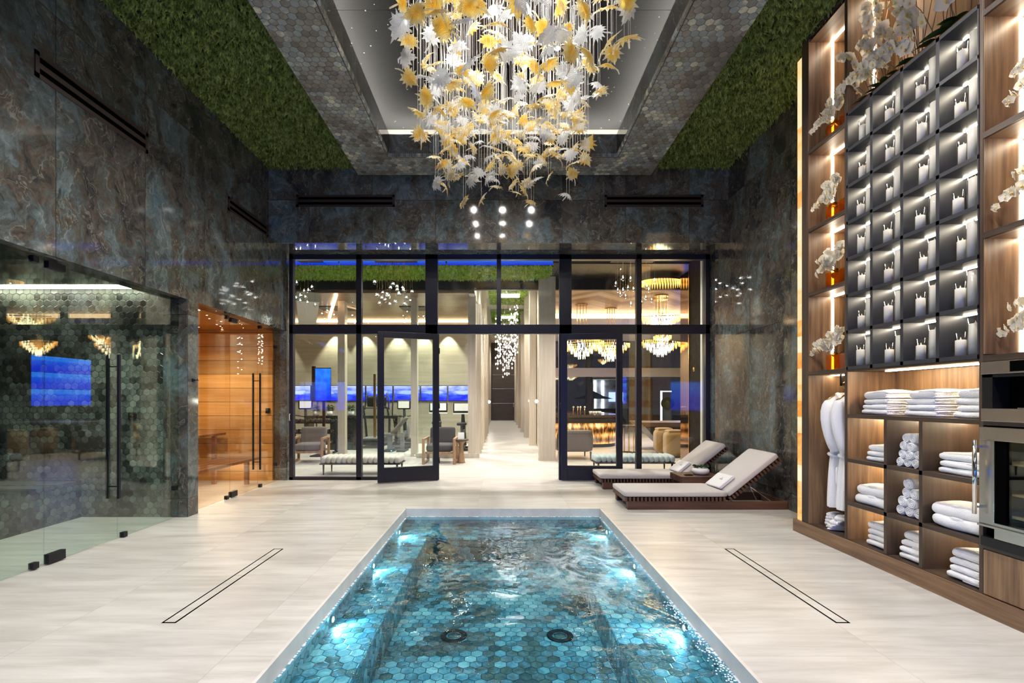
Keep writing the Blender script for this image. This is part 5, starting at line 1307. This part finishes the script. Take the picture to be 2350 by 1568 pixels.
MB().rbox(-.30, .30, .1, .16, 1.18, 1.52, .04).build('console', 'black', t); MB().tube([(-.36, -.0, 1.15), (.36, -.0, 1.15)], .02).build('crossbar', 'rubber', t)
for i, (px, y, s_) in enumerate(((1006, 14.3, .8), (1062, 13.6, 1))):
    t = thing('exercise_machine', ['exercise bike with pale screen half hidden by door edge', 'exercise bike with wide pale screen left of the corridor'][i], 'exercise machine', (X(px, y), y, 0), 0, 'cardio machines before the gym screens')
    MB().box(-.25, .25, -.4, -.32, 0, .06).box(-.25, .25, .35, .43, 0, .06).box(-.05, .05, -.4, .4, .04, .12).build('base', 'rubber', t)
    MB().tube([(0, .3, .1), (0, .2, .6), (0, .05, 1.05)], [.09, .07, .04], 8).build('mast', 'rubber', t)
    MB().rbox(-.27, .27, -.02, .03, 1.02, 1.33, .02).build('console', 'black', t); MB().box(-.235, .235, -.026, -.021, 1.09, 1.30).build('display', 'white', t); MB().box(-.27, .27, -.05, .0, 1.0, 1.03).build('tray', 'white', t)
    MB().rbox(-.13, .13, -.5, -.2, .70, .78, .03).tube([(0, -.3, .1), (0, -.35, .72)], .04).build('saddle', 'rubber', t); MB().lathe([(.0001, -.04), (.22, -.04), (.22, .04), (.0001, .04)], n=20).xf(Matrix.Translation((0, .1, .35)) @ Matrix.Rotation(pi / 2, 4, 'Y')).build('flywheel', 'rubber', t)
t = thing('weight_bench', 'grey adjustable weight bench seen through the open left door', 'bench', (X(898, 13.2), 13.2, 0))
MB().rbox(-.28, .10, -.14, .14, .42, .50, .03).build('seat_pad', 'greyfab', t); MB().rbox(0, .62, -.14, .14, 0, .09, .03).xf(Matrix.Translation((.05, 0, .44)) @ Matrix.Rotation(-R(48), 4, 'Y')).build('back_pad', 'greyfab', t)
MB().box(-.10, .02, -.05, .05, .05, .42).box(.25, .35, -.05, .05, .05, .50).box(-.1, .35, -.03, .03, .1, .16).build('frame', 'greyplast', t); MB().box(-.16, .08, -.28, .28, 0, .05).box(.20, .42, -.28, .28, 0, .05).build('foot', 'rubber', t)
# armchairs
def armchair(x, y, rz, label, fab):
    t = thing('armchair', label, 'armchair', (x, y, 0), rz, 'wood framed lounge chairs')
    MB().rbox(-.29, .29, -.34, .30, .27, .42, .05, .015, 0, 0, 10, 10, 4).build('seat', fab, t)
    MB().rbox(-.29, .29, -.06, .06, 0, .42, .05, 0, 0, 0, 10, 6, 8).xf(Matrix.Translation((0, .30, .36)) @ Matrix.Rotation(-R(14), 4, 'X')).build('backrest', fab, t)
    for s_ in (-1, 1):
        q = MB(); a, b = s_ * .335 - .028, s_ * .335 + .028
        q.box(a, b, -.40, -.355, 0, .56).box(a, b, .30, .345, 0, .56).box(a, b, -.355, .30, .52, .56).box(a, b, -.355, .30, 0, .04); q.build('arm_frame', 'oak', t, .003)
    MB().box(-.307, .307, -.33, -.29, .22, .27).box(-.307, .307, .24, .28, .22, .27).build('seat_rail', 'oak', t); return t
armchair(-4.32, 11.0, R(8), 'low grey armchair with oak arms behind the first left pane', 'greyfab')
armchair(-1.33, 10.85, 0, 'charcoal armchair with oak arms left of the corridor mouth', 'darkfab')
t = thing('side_table', 'small tapered walnut pedestal table beside the charcoal armchair', 'table', (-.87, 10.75, 0))
MB().lathe([(.10, 0), (.085, .03), (.045, .36), (.06, .44), (.15, .50)], n=6).build('pedestal', 'oak', t); MB().lathe([(.17, .50), (.17, .525), (0, .526)], n=32).build('top', 'walnut_dark', t)
t = thing('note_stand', 'white card standing on the small pedestal table', 'card', (-.87, 10.75, .528)); MB().obox((0, 0, .075), (.14, .004, .15), Matrix.Rotation(-.2, 3, 'X')).build('card', 'white', t); MB().obox((0, .03, .06), (.14, .003, .12), Matrix.Rotation(.3, 3, 'X')).build('back_flap', 'white', t)
def tbench(x0, x1, y, label, fab):
    t = thing('upholstered_bench', label, 'bench', ((x0 + x1) / 2, y, 0), 0, 'channel tufted benches behind the glazing'); L = (x1 - x0) / 2
    q = MB(); n = 15; w_ = 2 * L / n
    for i in range(n): q.rbox(-L + i * w_ - .006, -L + (i + 1) * w_ + .006, -.27, .27, .215, .345, .05, .012, 0, 0, 6, 8, 6)
    q.build('seat', fab, t); MB().box(-L - .01, L + .01, -.27, .27, .198, .215).build('frame', 'bronze', t)
    for a in (-L + .05, L - .05):
        for b in (-.22, .22): MB().tube([(a, b, .2), (a, b, 0)], [.02, .011], 8).build('leg', 'darkwood', t)
tbench(-3.34, -1.87, 9.22, 'cream channel tufted bench behind the left panes', 'tuft')
tbench(X(1368, 9.1), X(1550, 9.1), 9.35, 'pale blue channel tufted bench behind the right panes', 'tuftb')

# ---- crystal pendants
DROP = MB().lathe([(.0001, -.052), (.022, -.045), (.038, -.02), (.036, .005), (.020, .034), (.006, .048), (.0001, .05)], n=7, smooth=False).mesh('crystal_drop', 'crystal')
CORE = MB().ball((0, 0, 0), .009, 8, 5).mesh('lit_core', 'crystal_lit')
def pendants(pts, y, ztop, label, sc=1.0, grp='clusters of crystal drop pendants'):
    t = thing('crystal_pendant_cluster', label, 'chandelier', (0, 0, 0), 0, grp); rd = random.Random(len(label)); w_ = MB()
    for px, py in pts:
        yy = y + rd.uniform(-.25, .25); p = (X(px, yy), yy, Z(py, yy)); d = link('crystal_drop', DROP, t, p, None, [sc * rd.uniform(.9, 1.15)] * 3); c = link('lit_core', CORE, d, (0, 0, .01))
        w_.tube([p, (p[0], p[1], ztop)], .0022, 4, False)
    w_.build('wires', 'gold', t); MB().box(min(X(a, y) for a, b in pts) - .05, max(X(a, y) for a, b in pts) + .05, y - .3, y + .3, ztop, ztop + .03).build('canopy', 'bronze', t); return t
def cr(pts, x0, y0, s_): return [(x0 + a / s_, y0 + b / s_) for a, b in pts]
pendants(cr([(148, 478), (265, 610), (335, 600), (390, 550), (140, 720), (205, 685), (205, 765), (282, 705), (318, 790), (440, 830)], 660, 580, 6.91), 9.75, LZ - .05, 'cluster of lit glass drops hanging behind the first left pane')
pendants(cr([(1378, 467), (1420, 675), (1508, 635), (1580, 660), (1495, 720), (1550, 750), (1460, 805), (1600, 690), (1622, 820), (1632, 555), (1672, 500), (1735, 540), (1740, 590), (1765, 655), (1825, 560), (1840, 600), (1708, 780), (1885, 715), (1975, 620), (1945, 762), (1855, 815)], 660, 580, 6.91), 9.75, LZ - .05, 'large cluster of lit glass drops behind the second left pane')
pendants(cr([(938, 390), (1055, 400), (828, 478), (858, 575), (940, 580), (1015, 540), (1100, 560), (898, 635), (978, 670), (1130, 665), (1060, 790), (1255, 480), (1300, 520), (1335, 570), (1425, 430), (1290, 690), (1380, 730), (1225, 765)], 1290, 580, 6.714), 9.75, LZ - .05, 'cluster of lit glass drops behind the right upper panes')
pendants(cr([(548, 970), (630, 925), (688, 915), (738, 990), (590, 1055), (650, 1100), (950, 1100), (1030, 1000), (1070, 1120)], 660, 580, 6.91), 13.3, 3.9, 'farther cluster of clear glass drops low in the first upper pane', .9)
pendants(cr([(1895, 940), (1832, 1005), (1875, 1055), (1925, 1080), (1850, 1112), (2070, 1020), (2155, 1015), (2120, 1080), (2170, 1105)], 660, 580, 6.91), 13.3, 3.9, 'farther cluster of clear glass drops in the second upper pane', .9)
# corridor chandelier
t = thing('corridor_chandelier', 'long tapering chandelier of bright crystal strands down the corridor', 'chandelier', (0, 0, 0)); rd = random.Random(8); q = MB(); wv = MB(); qc = MB()
for i in range(34):
    px = rd.uniform(1136, 1188); yy = rd.uniform(14, 17.5); low = 770 + (872 - 770) * (1 - abs((px - 1158) / 34) ** 1.6 * .75) * rd.uniform(.45, 1)
    x = X(px, 15.5); z0 = Z(low, 15.5); z = z0
    wv.tube([(x, yy, z0), (x, yy, 5.25)], .002, 4, False)
    while z < z0 + 1.5: q.ball((x, yy, z), (.032, .032, .045), 6, 4); qc.ball((x, yy, z), .014, 5, 3); z += rd.uniform(.13, .32)
q.build('crystals', 'crystal', t)['kind'] = 'stuff'; qc.build('lit_cores', 'crystal_lit', t)['kind'] = 'stuff'; wv.build('wires', 'steel', t); MB().box(-.25, .60, 13.9, 17.6, 5.25, 5.3).build('canopy', 'bronze', t)

# ---- bar side
struct('wall_bar_screen', MB().box(3.92, 4.02, 8.6, 10.03, 0, 4.24), plain('matt_dark_panel', (.022, .015, .012), .7, spec=.1, var=.3, bscale=9))
struct('trim_9', MB().box(3.60, 3.66, 8.62, 8.70, 0, 4.2), 'ceil_white')
struct('trim_10', MB().box(3.90, 3.92, 10.0, 10.03, 0, 4.2), 'gold')
t = thing('mirror_panel', 'tall bronze mirror strip beside the dark wood wall panel', 'mirror', (3.95, 10.3, 0)); MB().box(-.02, .06, -.25, .25, 0, 4.1).build('glass', plain('bronze_mirror', (.35, .25, .18), .05, 1.0), t); MB().box(-.03, .06, -.27, -.25, 0, 4.1).build('frame', 'gold', t)
t = thing('wall_medallion', 'small round brass disc on the dark wood panel', 'ornament', (3.92, 9.78, Z(848, 9.78))); MB().lathe([(.0001, .012), (.045, .012), (.05, 0)], n=24).xf(Matrix.Rotation(-pi / 2, 4, 'Y')).build('disc', 'gold', t); MB().lathe([(.0001, .016), (.02, .014), (.02, .012)], n=16).xf(Matrix.Rotation(-pi / 2, 4, 'Y')).build('boss', 'gold', t)
struct('ceiling_bar', MB().box(1.25, 9, 11.4, 14.4, 3.976, 4.05), 'chevron'); struct('ceiling_bar_rear', MB().box(1.25, 9, 14.4, 19.9, 3.82, 3.9), 'ceil_white')
t = thing('cove_light', 'warm light line across the bar ceiling edge', 'light'); MB().box(1.3, 8.6, 14.34, 14.39, 3.84, 3.96).build('strip', 'warmcove', t)
struct('wall_bar_right', MB().box(7.6, 7.7, 10.5, 20.2, 0, 4), 'darkwood')
# rear glazing
gz = setting('window_8')
for x in (1.3, 3.6, 6.0, 7.5): MB().box(x, x + .12, 20.0, 20.15, 0, 3.85).build('mullion', 'frame', gz)
MB().box(1.25, 7.6, 19.95, 20.2, Z(865, 20), Z(845, 20)).build('transom', 'ceil_white', gz); MB().box(1.25, 7.6, 20.05, 20.07, 0, 3.85).build('pane', 'glass', gz)
# terrace outside at night
struct('ground', MB().box(-2, 16, 34, 45, -.1, 0).box(9, 16, 20, 34, -.1, 0), 'night')
for i, (px, y) in enumerate(((1451, 21.2), (1486, 21.2), (1350, 22.5))):
    t = thing('palm_tree', ['palm trunk outside the bar glazing, the left one', 'palm trunk outside the bar glazing, the right one', 'dark tree outside, left of the lit bar stand'][i], 'tree', (X(px, y), y, 0)); rd = random.Random(i)
    MB().tube([(0, 0, 0), (.05, 0, 2), (0, 0, 4.2)], [.20, .17, .15], 10).build('trunk', 'bark', t); q = MB()
    for k in range(16): a = 2 * pi * k / 16; leafblade(q, (0, 0, 4.1 if i < 2 else rd.uniform(1.5, 3.5)), (cos(a), sin(a), .3), .30, .08, .6)
    q.build('fronds', 'orchleaf', t)
t = thing('outdoor_bar_stand', 'white lit bar stand outside with cold light posts', 'bar', (X(1405, 25), 25, 0))
MB().box(-.95, .95, .3, .4, .5, 2.5).build('back_wall', plain('pale_marble', (.4, .38, .36), .3, var=.5, bscale=3), t); MB().box(-1.1, 1.2, -.3, .4, 2.45, 2.7).build('canopy', 'ceil_white', t); MB().box(-.9, -.78, .2, .29, .45, 2.4).box(-.5, -.38, .2, .29, .45, 2.4).build('light_post', 'moonled', t)
MB().box(-1.0, 1.1, -.2, .2, 0, .95).build('counter', 'night', t)
for i, x in enumerate((1420, 1438)):
    o = MB().box(X(x - 17, 24.6) + .02, X(x, 24.6) - .02, 25.24, 25.30, Z(922, 24.6), Z(900, 24.6)).build('screen_or_reflection', emit('pale_screen', (.35, .42, 1), 2.5)); tag(o, '%s of the two blue screens outside behind the bar' % ['left', 'right'][i], 'screen')
t = thing('parasol', 'dark closed-topped parasol outside beyond the bar', 'umbrella', (X(1362, 24.3), 24.3, 0)); MB().lathe([(1.0, 1.45), (.5, 1.6), (.0001, 1.85)], n=8, smooth=False).build('canopy', 'canvas', t); MB().tube([(0, 0, 0), (0, 0, 1.8)], .03).build('pole', 'steel', t)
t = thing('neon_gate', 'cold white light bar frame outside right of the palms', 'light', (X(1518, 24), 24, 0)); MB().box(-.04, .04, 0, .05, .0, 1.85).build('post', 'moonled', t); MB().box(0, .5, 0, .05, 1.8, 1.84).build('beam', 'moonled', t)
t = thing('topiary_ball', 'clipped round green shrub in a planter outside the bar', 'plant', (X(1532, 20.9), 20.9, 0)); MB().ball((0, 0, 1.25), .28, 14, 9).build('foliage', 'orchleaf', t); MB().lathe([(.16, 0), (.2, .95), (0, .95)], n=12).build('planter', 'canvas', t)
# bar counter
t = thing('bar_counter', 'curved bar counter with glowing amber onyx front', 'bar', (0, 0, 0))
def arc(r0, n=24):
    pts = []
    for i in range(n + 1):
        a = -pi / 2 + pi * .5 * i / n; pts.append((2.75 + r0 * cos(a), 15.0 + r0 * sin(a)))
    return [(1.3, 15.0 - r0)] + pts + [(2.75 + r0, 17.5)]
def ribbon(r_out, r_in, z0, z1):
    a, b = arc(r_out), arc(r_in); n = len(a); vs = [(x, y, z0) for x, y in a] + [(x, y, z1) for x, y in a] + [(x, y, z0) for x, y in b] + [(x, y, z1) for x, y in b]; fs = []
    for i in range(n - 1): fs += [(i, i + 1, n + i + 1, n + i), (2 * n + i + 1, 2 * n + i, 3 * n + i, 3 * n + i + 1), (n + i, n + i + 1, 3 * n + i + 1, 3 * n + i), (i + 1, i, 2 * n + i, 2 * n + i + 1)]
    return MB().add(vs, fs)
ribbon(.92, .50, .88, .96).build('worktop', plain('dark_polished_stone', (.08, .06, .05), .08), t); ribbon(.80, .76, .10, .82).build('onyx_front', 'baronyx', t); ribbon(.79, .72, 0, .10).build('kickboard', 'black', t); ribbon(.90, .86, .72, .88).build('fascia', plain('smoked_glass', (.04, .035, .03), .05), t)
for i, px in enumerate((1316, 1326, 1332, 1342)):
    t = thing('bar_tap', 'slim brass tap with white knob on the bar, %s from left' % ORD[i], 'tap', (X(px, 14.5), 14.5, .961), 0, 'taps on the bar'); MB().tube([(0, 0, 0), (0, 0, .2)], .014, 8).build('post', 'gold', t); MB().ball((0, 0, .22), .03).build('knob', 'white', t)
for i, px in enumerate((1355, 1362, 1368, 1376)):
    o = MB().lathe([(.03, 0), (.05, .10), (.047, .10), (.028, .006), (0, .006)], (X(px, 14.5), 14.5, .961), 14).build('glass', 'white'); tag(o, 'white tumbler on the bar counter, %s from left' % ORD[i], 'glass', 'tumblers on the bar')
# tufted sofa
t = thing('tufted_sofa', 'taupe buttoned sofa seen through the open right door', 'sofa', (1.74, 11.65, 0))
MB().rbox(-.40, .40, -.40, .42, .18, .44, .06).build('seat', 'taupe', t); q = MB().rbox(-.42, .42, -.46, -.30, .20, .70, .07); q.build('backrest', 'taupe', t)
q = MB()
for i in range(5):
    for k in range(2): q.ball((-.32 + i * .16, -.465, .42 + .14 * k), (.012, .008, .012), 8, 5)
q.build('button', 'taupe', t)
for a in (-.38, .36):
    for b in (-.42, .36): MB().tube([(a, b, .2), (a, b, 0)], [.022, .014], 8).build('leg', 'darkwood', t)
t = thing('cage_table', 'round open brass rod side table near the bar', 'table', (X(1441, 12.95), 12.85, 0)); MB().lathe([(.24, .70), (.24, .73), (0, .73)], n=24).build('top', 'walnut_dark', t); q = MB().lathe([(.21, 0), (.22, 0), (.22, .015), (.21, .015), (.21, 0)], n=24)
for k in range(10): a = 2 * pi * k / 10; q.tube([(.21 * cos(a), .21 * sin(a), .0), (.21 * cos(a), .21 * sin(a), .70)], .008, 6)
q.build('cage', 'gold', t)
t = thing('faceted_table', 'large faceted taupe games table behind the mustard stools', 'table', (4.85, 13.8, 0))
MB().add([(-.9, -.5, .66), (1.2, -.5, .66), (1.2, .6, .66), (-.9, .6, .66), (-1.0, -.6, .78), (1.3, -.6, .78), (1.3, .7, .78), (-1.0, .7, .78)], [(0, 1, 5, 4), (1, 2, 6, 5), (2, 3, 7, 6), (3, 0, 4, 7), (4, 5, 6, 7), (3, 2, 1, 0)]).build('top', 'taupe', t)
MB().add([(-.2, -.2, 0), (.6, -.2, 0), (.6, .3, 0), (-.2, .3, 0), (-.85, -.45, .66), (1.1, -.45, .66), (1.1, .5, .66), (-.85, .5, .66)], [(0, 1, 5, 4), (1, 2, 6, 5), (2, 3, 7, 6), (3, 0, 4, 7), (4, 5, 6, 7), (3, 2, 1, 0)]).build('pedestal', 'black', t)
for i, (x, y) in enumerate(((4.30, 13.0 - .28), (4.27, 11.86))):
    t = thing('barrel_stool', ['rounded mustard velvet stool, the farther one at games table', 'rounded mustard velvet stool, the nearer one at games table'][i], 'stool', (x, y, 0), 0, 'mustard velvet stools')
    MB().rbox(-.24, .24, -.23, .23, .01, .64, .14, .01, 0, 0, 14, 14, 12).build('body', 'mustard', t); MB().rbox(-.19, .19, -.18, .18, .60, .665, .06, .01, 0, 0, 8, 8, 4).build('seat', 'mustard', t)
# amber crystal chandeliers of the bar
def amberch(x, y, z, L, W, rz, label, drop=.5, n=10, seed=0):
    t = thing('amber_chandelier', label, 'chandelier', (x, y, z), rz, 'amber crystal chandeliers in the bar'); q = MB(); h = MB(); rd = random.Random(seed)
    tiers = 6
    for k in range(tiers):
        f = 1 - k / tiers; l_, w_ = L * f / 2, W * f / 2; m = max(8, int(2 * (l_ + w_) * 2 / .075))
        for i in range(m):
            a = 2 * pi * i / m; px = l_ * (abs(cos(a)) ** .6) * (1 if cos(a) > 0 else -1); py = w_ * (abs(sin(a)) ** .6) * (1 if sin(a) > 0 else -1); zz = -drop * k / tiers
            (h if abs(px) < L * .22 else q).add([(px - .015, py, zz), (px, py - .015, zz), (px + .015, py, zz), (px, py + .015, zz), (px, py, zz - .12), (px, py, zz + .01)], [(0, 1, 4), (1, 2, 4), (2, 3, 4), (3, 0, 4), (1, 0, 5), (2, 1, 5), (3, 2, 5), (0, 3, 5)])
    o = q.build('amber_crystals', 'amber_crystal', t); o['kind'] = 'stuff'; o = h.build('bright_crystals', 'hot_crystal', t); o['kind'] = 'stuff'
    fr = MB(); fr.box(-L / 2, L / 2, -.01, .01, .0, .02).box(-.01, .01, -W / 2, W / 2, 0, .02); fr.build('frame', 'gold', t)
    rods = MB()
    for a in (-.12, -.04, .04, .12): rods.tube([(a * L, 0, .02), (a * L, 0, 3.96 - z)], .008, 6)
    rods.build('rods', 'gold', t); MB().lathe([(.18, 0), (.18, .02), (0, .03)], (0, 0, 3.94 - z), 20).build('canopy', 'gold', t); return t
amberch(X(1335, 13), 13, Z(785, 13), 1.15, .7, R(-38), 'amber crystal chandelier farthest left over the bar', .42, seed=1)
amberch(X(1402, 13.6), 13.6, Z(790, 13.6), .95, .8, R(20), 'amber crystal chandelier second from left over the bar', .45, seed=2)
amberch(X(1515, 12.3), 12.3, Z(785, 12.3), 1.15, .5, R(28), 'slanting amber crystal chandelier at right, below the transom', .32, seed=3)
amberch(X(1517, 11.9), 11.9, Z(726, 11.9), 1.0, .6, R(-12), 'bright amber crystal chandelier just above the transom', .25, seed=4)
amberch(X(1520, 15.6), 15.6, Z(772, 15.6), .5, .5, 0, 'small amber chandelier farther back at the right', .2, seed=6)
t = thing('amber_ceiling_light', 'oval amber crystal ceiling light top right in bar', 'chandelier', (X(1520, 11.0), 11.0, 4.1)); q = MB(); 
for i in range(46):
    a = 2 * pi * i / 46; px, py = .46 * cos(a), .25 * sin(a); q.add([(px - .02, py, 0), (px, py - .02, 0), (px + .02, py, 0), (px, py + .02, 0), (px, py, -.13)], [(0, 1, 4), (1, 2, 4), (2, 3, 4), (3, 0, 4), (3, 2, 1, 0)])
q.build('crystals', 'amber_crystal', t)['kind'] = 'stuff'; MB().lathe([(.44, 0), (.44, .03), (.3, .08), (0, .08)], n=24, sy=.55).build('plate', 'gold', t)
# video walls: one in the bar facing the glass, one behind the camera
t = thing('video_wall', 'three by three blue ocean video wall in the bar area', 'screen', (6.2, 15.35, 1.98)); MB().box(0, .08, -1.06, 1.06, -.78, .78).build('housing', 'black', t)
for i in range(3):
    for k in range(3): MB().box(-.006, -.0005, -1.04 + i * .695, -.355 + i * .695, -.76 + k * .508, -.258 + k * .508).build('display', 'scr_wall', t)
t = thing('video_wall', 'wide blue video wall behind the camera, seen only in reflections', 'screen', (-.36, Y0 + .08, 1.55)); MB().box(-.95, .95, -.07, 0, -.6, .6).build('housing', 'black', t); MB().box(-.93, .93, .001, .008, -.58, .58).build('display', 'scr_back', t)
